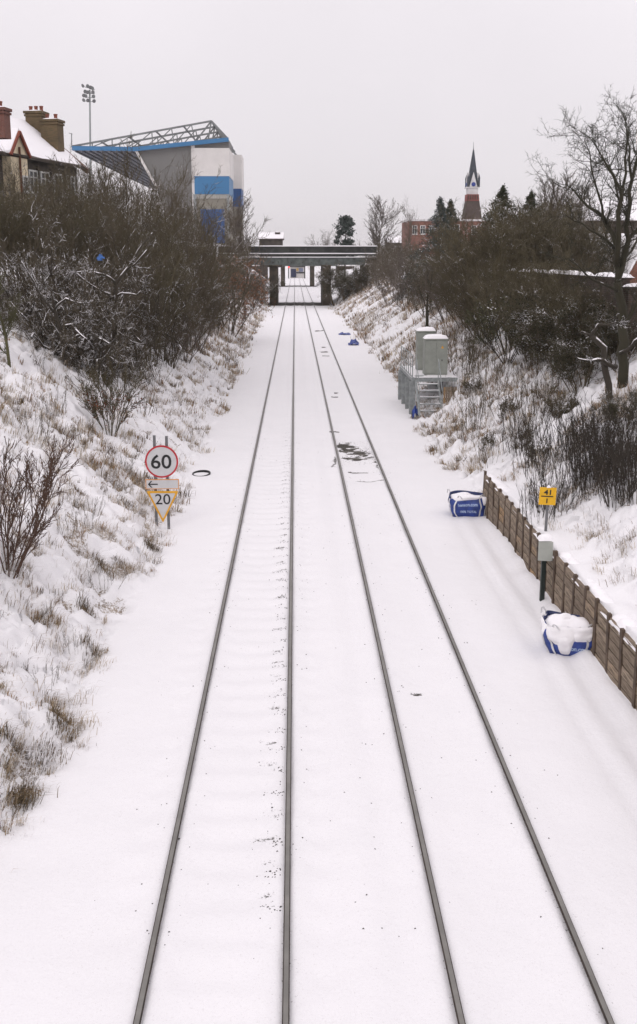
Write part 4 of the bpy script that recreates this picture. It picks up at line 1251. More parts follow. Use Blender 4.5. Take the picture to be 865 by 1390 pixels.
def leaf_mesh(name, C, size, cols, mat, seed, droop=0.0, aspect=.5):
    r_ = np.random.RandomState(seed); n = len(C)
    d = r_.normal(size=(n, 3)); d[:, 2] -= droop; d /= np.linalg.norm(d, axis=1, keepdims=True)
    e = np.cross(d, r_.normal(size=(n, 3))); e /= np.linalg.norm(e, axis=1, keepdims=True)
    L = (size * r_.uniform(.6, 1.4, n))[:, None]
    f_ = np.cross(d, e)
    Vv = np.stack([C, C + d * L * .5 + e * L * aspect * .5 + f_ * L * .06, C + d * L, C + d * L * .5 - e * L * aspect * .5 + f_ * L * .06], 1).reshape(-1, 3)
    Ff = np.arange(4 * n).reshape(-1, 4)
    c = cols[0] + (cols[1] - cols[0]) * r_.rand(n, 1) ** 1.3
    return np_mesh(name, Vv, Ff, mat, np.repeat(c, 4, 0))

TW = {
    'brown': twig_mat('twig_brown', (.072, .056, .033), (.122, .097, .058), .55),
    'olive': twig_mat('twig_olive', (.070, .057, .029), (.115, .093, .047), .60),
    'snowy': twig_mat('twig_snowy', (.040, .032, .024), (.062, .052, .034), .47, .15),
    'dim': twig_mat('twig_dim', (.066, .052, .034), (.112, .090, .056), .52, .15),
    'dark': twig_mat('twig_dark', (.030, .024, .018), (.055, .042, .028), .62),
    'grey': twig_mat('twig_grey', (.105, .08, .058), (.13, .11, .095), .70),
    'green': twig_mat('twig_mossy', (.026, .025, .011), (.042, .034, .019), .62),
    'moss': twig_mat('twig_olive_moss', (.075, .072, .028), (.10, .09, .045), .60),
    'red': twig_mat('twig_red', (.082, .042, .027), (.12, .07, .045), .62),
}
LEAF = col_mat('leaves', .6); LEAF_S = col_mat('leaves_snowy', .6, snow=.52)
SPEC = {
    'bush': dict(seg=(5, 4, 4, 3), wob=(.12, .16, .2, .22), trop=(.03, .05, .07, .06), tip=(.5, .45, .4, .4), nch=(6, 6, 5), lr=(.55, .55, .55), ang=(.6, .65, .65), rr=(.6, .6, .65), **{'from': (.25, .15, .15)}, max=3, rmin=.007),
    'tangle': dict(seg=(6, 5, 4, 3), wob=(.26, .3, .3, .3), trop=(-.03, -.01, .0, .0), tip=(.5, .45, .4, .4), nch=(6, 6, 4), lr=(.6, .6, .55), ang=(.85, .9, .9), rr=(.6, .6, .65), **{'from': (.15, .1, .1)}, max=3, rmin=.010),
    'tree': dict(seg=(7, 6, 5, 4), wob=(.06, .12, .16, .2), trop=(.02, .06, .06, .04), tip=(.35, .4, .4, .4), nch=(15, 8, 6), lr=(.48, .5, .5), ang=(.65, .65, .6), rr=(.42, .55, .6), **{'from': (.2, .12, .1)}, max=3, rmin=.008),
    'fan': dict(seg=(6, 5, 4, 3), wob=(.05, .08, .12, .15), trop=(.02, .05, .06, .06), tip=(.4, .4, .4, .4), nch=(7, 5, 4), lr=(.5, .5, .5), ang=(.42, .45, .45), rr=(.6, .6, .6), **{'from': (.25, .2, .15)}, max=3, rmin=.007),
    'bare': dict(seg=(7, 6, 5, 4), wob=(.05, .09, .12, .14), trop=(.03, .05, .06, .05), tip=(.25, .35, .35, .35), nch=(34, 10, 6), lr=(.55, .42, .42), ang=(.55, .5, .5), rr=(.42, .5, .6), **{'from': (.12, .12, .1)}, max=3, rmin=.015),
    'twiggy': dict(seg=(7, 6, 5, 4), wob=(.1, .24, .28, .3), trop=(.02, .05, .05, .03), tip=(.35, .35, .35, .4), nch=(15, 9, 5), lr=(.48, .45, .45), ang=(.65, .85, .8), rr=(.42, .55, .6), **{'from': (.2, .1, .1)}, max=3, rmin=.006),
    'weed': dict(seg=(5, 3), wob=(.06, .12), trop=(.02, .06), tip=(.5, .5), nch=(7,), lr=(.22,), ang=(.5,), rr=(.7,), **{'from': (.3,)}, max=1, rmin=.006),
}
PROTO = {}
def make_plant(key, name, spec, nstem, spread, mat, seed, h=1.0, r0=.02, base_r=.06, trunk_lv=0, leaves=None, cat='bush', twig=None):
    """one plant about h high, at the origin; stems and crown are its parts"""
    rg = random.Random(seed); out = []
    S = SPEC[spec]
    for i in range(nstem):
        az = 6.283 * (i + rg.random()) / nstem; ti = spread * rg.uniform(.25, 1.1) if nstem > 1 else rg.uniform(0, .05)
        d = (math.cos(az) * math.sin(ti), math.sin(az) * math.sin(ti), math.cos(ti))
        rb = base_r * math.sqrt(rg.random())
        grow(rg, (math.cos(az) * rb, math.sin(az) * rb, -.12), d, h * rg.uniform(.6, .9), r0 * rg.uniform(.7, 1.1), 0, S, out)
    top = np.percentile(np.array([s[5] for s in out]), 99 if spec == 'tangle' else 96 if spec in ('bush', 'fan') else 99.5)
    k = h / top
    r95 = np.percentile(np.array([math.hypot(s[3], s[4]) for s in out]), 97)
    q = min(1.0, {'tangle': .62, 'bush': .56, 'fan': .54, 'weed': 9, 'tree': .36, 'bare': .36}[spec] * top / r95)
    out = [(s[0] * k * q, s[1] * k * q, s[2] * k, s[3] * k * q, s[4] * k * q, s[5] * k) + s[6:] for s in out if s[5] > -.3]
    t = thing(name, (0, 0, -50), None, cat)
    th = [s for s in out if s[8] <= trunk_lv]; tw = [s for s in out if s[8] > trunk_lv]
    st_ = link('trunk' if nstem == 1 else 'stems', seg_mesh(key + '_stems', th, 5, TW[mat]), t)
    if nstem > 1: st_['kind'] = 'stuff'
    link('crown', seg_mesh(key + '_crown', tw, 3, TW[twig or mat]), t)['kind'] = 'stuff'
    if leaves:
        cnt, size, c0, c1, lm, lo, hi = leaves
        tips = np.array([s[3:6] for s in out if s[8] == S['max'] and lo * h <= s[5] <= hi * h])
        if len(tips):
            r_ = np.random.RandomState(seed)
            C = tips[r_.randint(0, len(tips), cnt)] + r_.normal(0, size * .6, (cnt, 3))
            link('leaves', leaf_mesh(key + '_leaves', C, size, (np.array(c0), np.array(c1)), lm, seed, .4), t)['kind'] = 'stuff'
    PROTO[key] = [t, h, False]
    return t
make_plant('bushA', 'shrub', 'bush', 9, .75, 'brown', 11, 4.5, .034, .35)
make_plant('bushB', 'shrub', 'bush', 9, .6, 'olive', 12, 4.5, .034, .35)
make_plant('bushC', 'shrub', 'bush', 10, .85, 'brown', 13, 4.0, .032, .4)
make_plant('bushG', 'shrub', 'bush', 9, .7, 'grey', 14, 4.0, .030, .35)
make_plant('tangA', 'shrub', 'tangle', 8, .9, 'snowy', 21, 3.6, .055, .4, trunk_lv=1, twig='dim')
make_plant('tangB', 'shrub', 'tangle', 9, 1.1, 'snowy', 22, 3.2, .05, .5, trunk_lv=1, twig='dim')
make_plant('fanA', 'shrub', 'fan', 12, .7, 'red', 31, 2.6, .018, .15)
make_plant('fanB', 'shrub', 'fan', 12, .55, 'olive', 32, 6.0, .035, .3)
make_plant('fanC', 'shrub', 'fan', 11, .45, 'brown', 33, 6.0, .035, .3)
make_plant('treeA', 'tree', 'tree', 1, 0, 'brown', 41, 8.0, .12, .0, cat='tree')
make_plant('treeB', 'tree', 'tree', 1, 0, 'grey', 42, 9.0, .13, .0, cat='tree')
make_plant('treeC', 'tree', 'bare', 1, 0, 'grey', 44, 8.0, .10, .0, cat='tree')
make_plant('treeG', 'young_tree', 'tree', 1, 0, 'moss', 43, 3.0, .06, .0, cat='tree')
make_plant('leafy', 'evergreen_shrub', 'fan', 9, .65, 'dark', 51, 4.0, .03, .25, leaves=(6500, .075, (.025, .028, .012), (.11, .11, .045), LEAF_S, .25, 1.0))
make_plant('holly', 'evergreen_shrub', 'bush', 9, .8, 'brown', 52, 3.2, .03, .3, leaves=(9000, .065, (.018, .019, .010), (.075, .070, .034), LEAF_S, .05, 1.0))
make_plant('copper', 'shrub', 'fan', 10, .6, 'olive', 53, 2.2, .016, .14, leaves=(420, .075, (.09, .03, .015), (.20, .075, .04), LEAF, .12, .62))
make_plant('rust', 'shrub', 'bush', 8, .8, 'brown', 54, 3.5, .03, .3, leaves=(2600, .10, (.20, .095, .055), (.36, .19, .12), LEAF, .1, 1.0))
make_plant('bramble', 'bramble', 'tangle', 9, 1.1, 'brown', 57, 1.2, .014, .3, leaves=(900, .055, (.03, .03, .014), (.12, .10, .05), LEAF_S, .1, 1.0))
make_plant('weedA', 'weed', 'weed', 26, .3, 'dark', 61, 1.7, .011, .55)
make_plant('weedB', 'weed', 'weed', 22, .35, 'dark', 62, 1.4, .010, .6)
make_plant('weedC', 'weed', 'weed', 16, .35, 'brown', 63, 1.2, .009, .45)
_pr = random.Random(99)
def plant(key, px, Y, top, label, cat=None, group=None, wide=1.0, name=None, py=None):
    t, h, used = PROTO[key]
    if py is not None:
        P = onground(px, py); Y = P.y
    else: P = base_at(px, Y)
    hh = W(px, top, Y).z - P.z
    s = max(.15, hh / h)
    rz = _pr.uniform(0, 6.28)
    if not used:
        PROTO[key][2] = True; o = t; o.location = P; o.rotation_euler = (0, 0, rz); o.scale = (s * wide, s * wide, s); WLOC[o.name] = P
    else: o = dup(t, P, rz, (s * wide, s * wide, s))
    if name: o.name = name
    tag(o, label, cat or ('tree' if 'tree' in key else 'bush'), group)
    return o
TL = 'leafless brown shrub within the dense thicket on the left bank'
GL = 'shrubs of the thicket on the left bank'
TS = 'dark tangled shrub with snow lying on its boughs, front of left thicket'
GS = 'snow laden shrubs at the front of the left thicket'
def under(px):
    return 'below the timbered house' if px < 50 else 'below the house roof' if px < 112 else "below the stand's dark roof lining" if px < 190 else \
        "below the stand's grey end wall" if px < 258 else "below the stand's blue and white tower" if px < 315 else 'beside the bridge'
# back rows of the left thicket, crest of the bank
for key, px, Y, top, wd in (('bushA', 8, 66, 238, 1.3), ('bushB', 42, 68, 246, 1.2), ('bushC', 78, 70, 244, 1.25), ('fanB', 108, 74, 236, 1.3), ('bushA', 132, 70, 230, 1.2),
                            ('bushC', 160, 74, 228, 1.25), ('fanC', 186, 78, 238, 1.3), ('bushA', 212, 84, 252, 1.2), ('bushC', 236, 88, 262, 1.2), ('fanC', 258, 96, 282, 1.3), ('bushA', 280, 104, 296, 1.3),
                            ('bushC', 298, 118, 330, 1.1), ('bushA', 316, 150, 345, 1.0),
                            ('bushB', -6, 50, 262, 1.3), ('bushB', 28, 50, 262, 1.25), ('bushC', 62, 52, 268, 1.2), ('bushA', 96, 54, 262, 1.2), ('bushB', 126, 56, 258, 1.2), ('bushC', 152, 60, 262, 1.2),
                            ('fanB', 178, 60, 272, 1.3), ('fanC', 202, 64, 282, 1.4), ('bushA', 224, 68, 296, 1.3), ('fanB', 246, 74, 306, 1.4), ('bushC', 266, 82, 318, 1.4), ('bushA', 286, 100, 330, 1.1),
                            ('bushB', 196, 54, 330, 1.3), ('fanC', 222, 58, 345, 1.4), ('bushC', 250, 66, 350, 1.4), ('bushB', 205, 52, 392, 1.0), ('fanC', 232, 58, 390, 1.1), ('bushA', 264, 70, 376, 1.0), ('bushC', 292, 92, 368, 1.0)):
    row = 'at the skyline' if top < 300 and Y > 64 else ('in the middle' if top < 330 else 'low down')
    plant(key, px, Y, top, 'leafless brown shrub %s of left thicket, %s' % (row, under(px)), group=GL, wide=wd)
for key, px, Y, top, wd in (('tangA', 20, 44, 318, 1.3), ('tangB', 58, 44, 322, 1.3), ('tangA', 92, 46, 310, 1.2), ('tangB', 124, 48, 318, 1.1), ('tangA', 148, 50, 330, 1.0), ('tangB', 166, 52, 345, 1.0),
                            ('tangA', 70, 41, 376, 1.2), ('tangB', 108, 42, 372, 1.25), ('tangA', 140, 43.5, 388, 1.2), ('tangB', 8, 42, 372, 1.1), ('tangB', 172, 48, 405, .9), ('tangB', 90, 41.5, 412, 1.0), ('tangA', 135, 43, 405, .9), ('tangA', 40, 43, 345, 1.2), ('tangB', 112, 45, 340, 1.2), ('tangA', 190, 56, 335, 1.1)):
    plant(key, px, Y, top, 'dark tangled shrub with snowy boughs, %s of thicket front, %s' % ('top' if top < 350 else 'foot', under(px)), group=GS, wide=wd)
plant('treeB', 246, 92, 212, 'tall thin bare tree rising from the left thicket in front of the grey stand wall')
plant('treeC', 333, 172, 268, 'bare bushy tree at the left end of the bridge beside the stand\'s tower', wide=1.15)
plant('treeA', 20, 72, 196, 'fine twigged bare tree in front of the snowy house roof at the far left', wide=.8)
plant('treeA', 95, 76, 196, 'bare tree beside the lower end of the house roof', wide=.7)
plant('rust', 312, 96, 350, 'shrub with rust coloured leaves left of the bridge girder', wide=1.0)
plant('copper', 150, 40, 498, 'olive stemmed shrub holding a clump of copper leaves on the left bank', py=590, wide=1.15)
plant('fanA', 12, 25, 616, 'reddish brown leafless shrub at the left edge of the snowy bank', py=775, wide=1.3)
plant('treeG', 13, 36, 372, 'young mossy trunked tree at the left edge below the thicket', cat='tree', py=498, wide=1.15)
plant('bushG', 342, 150, 378, 'greyish scrub under the left end of the bridge', wide=1.3)
plant('bushC', 292, 88, 400, 'low brown bush lowest on the left bank before the bridge', wide=1.0)
plant('bushG', 252, 62, 430, 'thin greyish bush at the lower right corner of the left thicket', wide=1.2)
# right bank
TR = 'leafless brown shrub within the scrub between bridge and garden wall'
GR = 'shrubs of the scrub on the right bank'
for key, px, Y, top, wd in (('bushC', 512, 160, 348, 1.5), ('bushA', 530, 140, 342, 1.5), ('bushG', 548, 125, 340, 1.5), ('bushC', 566, 112, 334, 1.4), ('bushA', 585, 100, 338, 1.4), ('bushG', 604, 92, 344, 1.4), ('bushA', 622, 88, 335, 1.3),
                            ('bushG', 528, 120, 368, 1.6), ('bushG', 552, 105, 366, 1.5), ('bushC', 580, 90, 368, 1.5), ('bushG', 606, 80, 374, 1.4), ('bushC', 634, 72, 352, 1.4),
                            ('fanC', 640, 70, 300, 1.6), ('fanB', 664, 70, 288, 1.6), ('fanC', 688, 72, 292, 1.6), ('fanB', 712, 72, 290, 1.6), ('fanC', 738, 70, 296, 1.5), ('fanB', 652, 64, 330, 1.6), ('fanC', 678, 62, 335, 1.6), ('fanB', 706, 62, 330, 1.6), ('bushB', 730, 60, 345, 1.4), ('bushB', 700, 55, 372, 1.3), ('bushC', 665, 58, 388, 1.2),
                            ('bushA', 760, 70, 306, 1.3), ('fanC', 782, 66, 310, 1.4), ('fanB', 648, 66, 296, 1.5), ('bushB', 700, 64, 292, 1.4), ('fanB', 722, 62, 290, 1.5), ('bushB', 742, 62, 292, 1.4), ('fanB', 766, 62, 296, 1.4), ('bushB', 668, 62, 300, 1.4), ('bushB', 790, 60, 310, 1.2), ('fanB', 690, 66, 288, 1.6), ('fanC', 725, 66, 288, 1.6), ('fanB', 628, 76, 330, 1.3), ('fanC', 640, 68, 322, 1.2), ('fanB', 655, 68, 290, 1.6), ('fanC', 672, 66, 284, 1.6), ('fanB', 706, 68, 282, 1.6), ('fanC', 744, 66, 288, 1.6), ('bushC', 612, 84, 336, 1.4), ('bushA', 596, 92, 338, 1.4), ('fanB', 764, 64, 300, 1.5), ('fanC', 784, 60, 312, 1.5), ('fanB', 805, 62, 318, 1.5), ('fanB', 838, 60, 330, 1.4), ('fanB', 748, 64, 310, 1.4), ('bushA', 800, 70, 330, 1.3), ('bushC', 826, 78, 338, 1.2), ('bushC', 770, 58, 345, 1.3)):
    if 572 <= px <= 652: top = max(top, 354)
    elif 652 < px < 730: top = max(top, 292)
    zone = 'nearest the bridge' if px < 545 else 'below the red brick building' if px < 600 else 'below the church' if px < 645 else 'below the taller dark conifer' if px < 700 else 'below the shorter dark conifer' if px < 750 else 'next to the big bare tree'
    plant(key, px, Y, top, 'leafless brown shrub %s in the right hand scrub, %s' % ('high up' if top < 335 else 'lower down', zone), group=GR, wide=wd)
plant('treeC', 511, 190, 266, 'round headed bare tree behind the right end of the bridge', wide=1.25)
plant('treeB', 553, 200, 268, 'thin bare tree left of the flat topped brick building', wide=.7)
plant('treeC', 755, 82, 236, 'fine twigged bare tree between the conifers and the big bare tree', wide=1.1)
plant('treeC', 738, 88, 242, 'pale twigged bare tree just right of the dark conifers', wide=.9)
plant('treeC', 788, 80, 246, 'bare tree in front of the farther snow roofed house', wide=1.0)
plant('bushG', 445, 420, 318, 'misty grey bare tree far beyond the bridge', name='tree', cat='tree', wide=1.2)
for px, Y, top, wd in ((518, 184, 331, 1.5), (533, 180, 331, 1.6), (548, 176, 331, 1.6), (560, 165, 333, 1.5), (540, 168, 334, 1.5), (524, 170, 336, 1.5)):
    plant('bushC', px, Y, top, 'brown scrub hiding the foot of the low snow roofed house by the bridge', group='scrub by the low house', wide=wd)
for px, Y, top, wd in ((725, 52, 352, 1.2), (758, 48, 350, 1.2), (700, 54, 350, 1.2), (785, 45, 356, 1.0), (712, 50, 376, 1.3), (742, 46, 380, 1.3), (770, 43, 384, 1.3), (796, 41, 388, 1.2), (690, 53, 372, 1.2)):
    plant('bushB', px, Y, top, 'brown twiggy bush %s the garden wall, %s' % ('standing taller than' if top < 360 else 'rising against', 'left part' if px < 720 else 'middle part' if px < 765 else 'towards the big bare tree'), group='bushes against the garden wall', wide=wd)
plant('leafy', 688, 50, 402, 'leafy multi stemmed shrub with small green leaves below the wall', py=492, wide=1.1)
TE = 'dark evergreen shrub in front of the garden wall on the right bank'
GE = 'dark evergreen shrubs before the garden wall'
for px, Y, top, wd in ((735, 46, 398, 1.3), (765, 42, 400, 1.3), (800, 40, 405, 1.3), (720, 48, 430, 1.2), (756, 42, 440, 1.2), (840, 38, 420, 1.3), (786, 38, 445, 1.2)):
    plant('holly', px, Y, top, 'dark evergreen shrub %s, in front of the garden wall' % ('left of the others' if px < 740 else 'beside the big bare tree trunk' if px > 790 else 'in the middle of the row'), group=GE, wide=wd)
plant('holly', 845, 27, 532, 'dark green shrub at the right edge under the big bare tree', py=585, wide=1.3)
plant('holly', 590, 100, 352, 'snow dusted evergreen shrub below the grey conifer', wide=1.3)
plant('bushC', 640, 56, 452, 'brown shrub right of the equipment cabinets', wide=1.2)
plant('bushB', 770, 40, 470, 'olive brown bush at the foot of the dark evergreens', wide=1.3)
plant('bushC', 720, 45, 462, 'bush of thin brown stems left of the dark evergreens', wide=1.2)
TWD = 'dark dead weed stems in the thick stand behind the yellow board'
GWD = 'dead weeds on the right bank'
wr = random.Random(4)
for i in range(34):
    px = wr.uniform(778, 875); py = wr.uniform(600, 690)
    if py > 640 + (px - 740) * .5: py -= 40
    plant('weedA' if i % 2 else 'weedB', px, 25, py - wr.uniform(48, 75), TWD, 'weed', GWD, wide=1.0, py=py)
for px, py, hh in ((728, 705, 60), (752, 700, 75), (735, 690, 50), (760, 690, 70), (722, 640, 60), (742, 630, 70), (712, 610, 70), (700, 600, 40)):
    plant('weedB', px, 26, py - hh, 'thin group of dead weeds scattered above the plank wall near the yellow board', 'weed', 'thin dead weeds above the plank wall', wide=.8, py=py)
for px, py, hh in ((650, 560, 40), (668, 540, 45), (690, 560, 40), (642, 510, 45), (625, 500, 60), (612, 480, 45), (720, 545, 45), (660, 520, 40), (580, 520, 30), (620, 540, 30)):
    plant('weedC', px, 40, py - hh, 'sparse brown weed stalks on the right bank near the cabinets', 'weed', 'brown weeds near the cabinets', wide=.9, py=py)

for px, Y, top, wd in ((457, 171, 366, 1.5), (472, 168, 362, 1.5), (487, 163, 360, 1.5)):
    plant('holly', px, Y, top, 'dark scrub on the bank under the right end of the bridge', group='dark scrub under the bridge', wide=wd)
for px, Y, top, wd in ((344, 172, 372, 1.4), (357, 175, 376, 1.2)):
    plant('holly', px, Y, top, 'dark scrub on the bank beside the left pier of the bridge', group='dark scrub by the left pier', wide=wd)

for px, py, hh in ((716, 600, 26), (730, 622, 26), (760, 560, 34), (664, 606, 20), (690, 560, 22), (640, 530, 22)):
    plant('bramble', px, 30, py - hh, 'low bramble with a few dull leaves on the right bank above the wall', group='brambles on the right bank', wide=1.5, py=py)
wr = random.Random(12)
for i in range(26):
    py = wr.uniform(490, 640); px = wr.uniform(600 + max(0, py - 560) * .9, 800)
    plant('weedC', px, 40, py - wr.uniform(26, 46), 'sparse brown weed stalks on the right bank near the cabinets', 'weed', 'brown weeds near the cabinets', wide=.9, py=py)
for px, py, hh in ((70, 560, 34), (110, 600, 30), (45, 590, 38), (165, 640, 26), (120, 700, 30), (90, 720, 26), (190, 560, 30), (205, 520, 28), (140, 800, 30), (100, 880, 26), (60, 930, 30)):
    plant('weedC', px, 30, py - hh, 'thin dry weed stalks standing in the snow of the left bank', 'weed', 'dry weeds on the left bank', wide=1.1, py=py)

# conifers
def conifer(px, Y, base_py, top, halfw_px, c0, c1, seed, label, snow, lv=15, bare=.08):
    P = base_at(px, Y); hh = W(px, top, Y).z - P.z; Rr = halfw_px * Y / F_PX
    t = thing('conifer', P, label, 'tree')
    link('trunk', seg_mesh('conifer_trunk', [(0, 0, -.2, 0, 0, hh * .97, .016 * hh, .004 * hh, 0)], 7, TW['dark']), t)
    r_ = np.random.RandomState(seed); segs = []; Cs = []
    rg = random.Random(seed)
    nb = lv * 9
    for i in range(nb):
        q = bare + (1 - bare) * ((i + rg.random()) / nb) ** .8
        L = Rr * (1 - q) ** 1.0 * rg.uniform(.6, 1.12) + .008 * Rr
        az = rg.uniform(0, 6.283); z = q * hh * .98
        dr = -.42 + .22 * q
        e = (math.cos(az) * L, math.sin(az) * L, z + L * dr)
        segs.append((0, 0, z, *e, .012 * hh * (1 - q) * .4 + .008, .005, 1))
        n_ = int(60 + 230 * L / Rr)
        f = r_.uniform(.12, 1.05, n_) ** .75
        cc_ = np.stack([e[0] * f, e[1] * f, z + (e[2] - z) * f], -1)
        sp2 = L * .20 * (1.15 - f)[:, None] + .009 * hh
        Cs.append(cc_ + r_.normal(0, 1, (n_, 3)) * sp2 * np.array([1, 1, .55]))
    lead = np.stack([r_.normal(0, .006 * hh, 160), r_.normal(0, .006 * hh, 160), hh * r_.uniform(.90, 1.01, 160)], -1); Cs.append(lead)
    link('branches', seg_mesh('conifer_branches', segs, 3, TW['dark']), t)
    C = np.concatenate(Cs)
    link('needles', leaf_mesh('conifer_needles', C, max(.10, .026 * hh ** .8), (np.array(c0), np.array(c1)), LEAF_S if snow else LEAF, seed, .5, .45), t)
    return t
conifer(595, 105, 350, 267, 66, (.025, .035, .032), (.10, .125, .115), 1, 'grey green conifer with snow dusted needles in front of the brick building', True)
conifer(609, 112, 350, 271, 50, (.012, .02, .010), (.05, .06, .035), 7, 'dark green conifer just behind the grey green one', False)
conifer(678, 84, 350, 252, 112, (.014, .02, .007), (.055, .06, .024), 2, 'taller dark conifer right of the church spire', False)
conifer(716, 86, 350, 260, 98, (.014, .02, .007), (.055, .06, .024), 3, 'shorter dark conifer beside the taller one, nearer the bare tree', False)
conifer(768, 74, 350, 298, 38, (.012, .014, .006), (.05, .05, .022), 6, 'low dark conifer partly screened by bare twigs left of the big tree', False)
# scots pine far behind
P = base_at(468, 225); hh = W(468, 292, 225).z - P.z
t = thing('pine_tree', P, 'dark green round topped pine beyond the bridge left of the bare tree', 'tree')
link('trunk', seg_mesh('pine_trunk', [(0, 0, -.3, .2, 0, hh * .9, .22, .08, 0)] + [(0, 0, hh * .5, 1.6 * math.cos(a), 1.6 * math.sin(a), hh * .72, .09, .04, 1) for a in (0, 1.3, 2.6, 4, 5.2)], 6, TW['dark']), t)
r_ = np.random.RandomState(5); Cs = []
for i in range(70):
    q = r_.uniform(.25, 1) ** .8; a = r_.uniform(0, 6.28); rad_ = 2.3 * math.sqrt(r_.rand()) * math.sqrt(max(.05, 1 - ((q - .55) / .5) ** 2))
    Cs.append(np.array([rad_ * math.cos(a), rad_ * math.sin(a), hh * q * .97]) + r_.normal(0, .33, (80, 3)) * np.array([1, 1, .6]))
link('crown', leaf_mesh('pine_crown', np.concatenate(Cs), .42, (np.array((.02, .032, .026)), np.array((.06, .08, .066))), LEAF, 5, 0, .5), t)

# big bare tree on the right: main limbs follow the tree, twigs grow from them
TY = onground(842, 528).y
def limb_tree(name, limbs, Y, label, mat, spec, seed, twig_len, nt_w):
    P0 = W(limbs[0][0][0], limbs[0][0][1], Y)
    P0.z = H(P0.x, Y) - .1
    t = thing(name, P0, label, 'tree')
    th = []; tw = []; rg = random.Random(seed); th_mb = MB()
    for li, L in enumerate(limbs):
        pts_ = [W(a, b, Y + dz) for a, b, r_, dz in L]; rad_ = [x[2] for x in L]
        if li == 0: pts_[0].z = P0.z
        # subdivide with a little wander
        pp = [pts_[0]]; rr_ = [rad_[0]]
        for a, b, ra, rb in zip(pts_[:-1], pts_[1:], rad_[:-1], rad_[1:]):
            n_ = max(2, int((b - a).length / .35))
            for i in range(1, n_ + 1):
                q = a.lerp(b, i / n_)
                if i < n_: q += Vector((rg.gauss(0, .035), rg.gauss(0, .05), rg.gauss(0, .03)))
                pp.append(q); rr_.append(ra + (rb - ra) * i / n_)
        th_mb.tube([q - P0 for q in pp], rr_, 9)
        for i in range(len(pp) - 1):
            th.append((*(pp[i] - P0), *(pp[i + 1] - P0), rr_[i], rr_[i + 1], 0))
            if li == 0: continue
            fr = i / (len(pp) - 1)
            k = nt_w * (.35 + fr)
            for _ in range(int(k) + (1 if rg.random() < k % 1 else 0)):
                d = (pp[i + 1] - pp[i]).normalized()
                v = Vector((rg.gauss(0, 1), rg.gauss(0, 1), rg.gauss(0, 1)))
                v = (d * .75 + (v - d * v.dot(d)).normalized() * rg.uniform(.5, 1.1) + Vector((0, 0, .15))).normalized()
                grow(rg, tuple(pp[i].lerp(pp[i + 1], rg.random()) - P0), tuple(v), twig_len * rg.uniform(.5, 1.2), min(rr_[i] * .5, .022), 1, SPEC[spec], tw)
    th_mb.build('trunk', TW[mat], t, smooth=True, origin=(0, 0, 0))
    link('crown', seg_mesh(name + '_crown', tw, 3, TW[mat]), t)['kind'] = 'stuff'
    return t
LT = [
    [(845, 528, .18, 0), (845, 449, .16, 0), (838, 383, .135, 0)],
    [(838, 385, .09, 0), (836, 332, .085, .3), (824, 306, .08, .5), (810, 287, .06, .8), (789, 271, .035, 1.2), (768, 250, .015, 1.5)],
    [(837, 360, .095, 0), (840, 322, .09, -.4), (844, 268, .065, -.6), (836, 246, .05, -.8), (824, 225, .035, -1), (810, 200, .02, -1.1), (799, 185, .008, -1.1)],
    [(844, 268, .05, -.6), (850, 235, .04, -.5), (851, 200, .03, -.3), (852, 172, .010, 0)],
    [(838, 383, .10, 0), (848, 345, .095, .2), (853, 290, .075, .3), (858, 244, .06, .4), (868, 205, .04, .5), (872, 165, .015, .5)],
    [(858, 244, .05, .4), (852, 190, .025, .9), (850, 152, .008, 1.3)],
    [(824, 306, .05, .5), (812, 262, .035, .1), (803, 230, .025, -.1), (794, 190, .010, -.3)],
    [(836, 338, .06, .2), (812, 318, .04, -.6), (790, 303, .025, -1), (768, 292, .012, -1.3)],
    [(838, 395, .055, 0), (815, 384, .04, -.6), (795, 372, .03, -1.0), (770, 350, .012, -1.4)],
    [(850, 335, .06, .2), (866, 310, .05, .0), (885, 290, .02, -.2)],
    [(846, 440, .075, 0), (858, 425, .06, -.5), (872, 395, .05, -.8)],
    [(853, 300, .04, .3), (838, 262, .03, 1.2), (828, 225, .015, 1.6)],
    [(838, 360, .05, .0), (858, 340, .04, 1), (878, 300, .02, 1.4)],
]
limb_tree('bare_tree', LT, TY, 'big bare tree with mossy dark trunk on the right bank above the weeds', 'green', 'twiggy', 77, 1.45, 1.7)
LT2 = [
    [(836, 498, .12, -1.0), (820, 472, .10, -1.2), (802, 455, .08, -1.4)],
    [(802, 455, .06, -1.4), (812, 440, .045, -1.6), (838, 437, .03, -1.7)],
    [(802, 455, .045, -1.4), (790, 450, .02, -1.5), (783, 452, .012, -1.5)],
    [(836, 498, .09, -1.0), (818, 488, .06, -1.6), (800, 490, .04, -1.9), (780, 484, .015, -2)],
    [(842, 480, .07, -1.0), (858, 470, .05, -1.4), (872, 455, .04, -1.6)],
]
limb_tree('fallen_bough', LT2, TY - 1.2, 'snow covered crooked boughs low in front of the big bare tree', 'snowy', 'tangle', 78, .5, .25)
# small mossy trunk behind the cabinets
p = onground(579, 448)
LT3 = [[(579, 449, .14, 0), (580, 430, .12, 0), (580, 412, .09, 0)], [(580, 420, .05, 0), (572, 400, .03, .3), (566, 380, .012, .5)], [(580, 412, .06, 0), (584, 390, .035, -.2), (588, 365, .012, -.2)]]
limb_tree('small_tree', LT3, p.y, 'small mossy trunk standing just above the equipment cabinets', 'green', 'bush', 79, 1.6, 1.6)

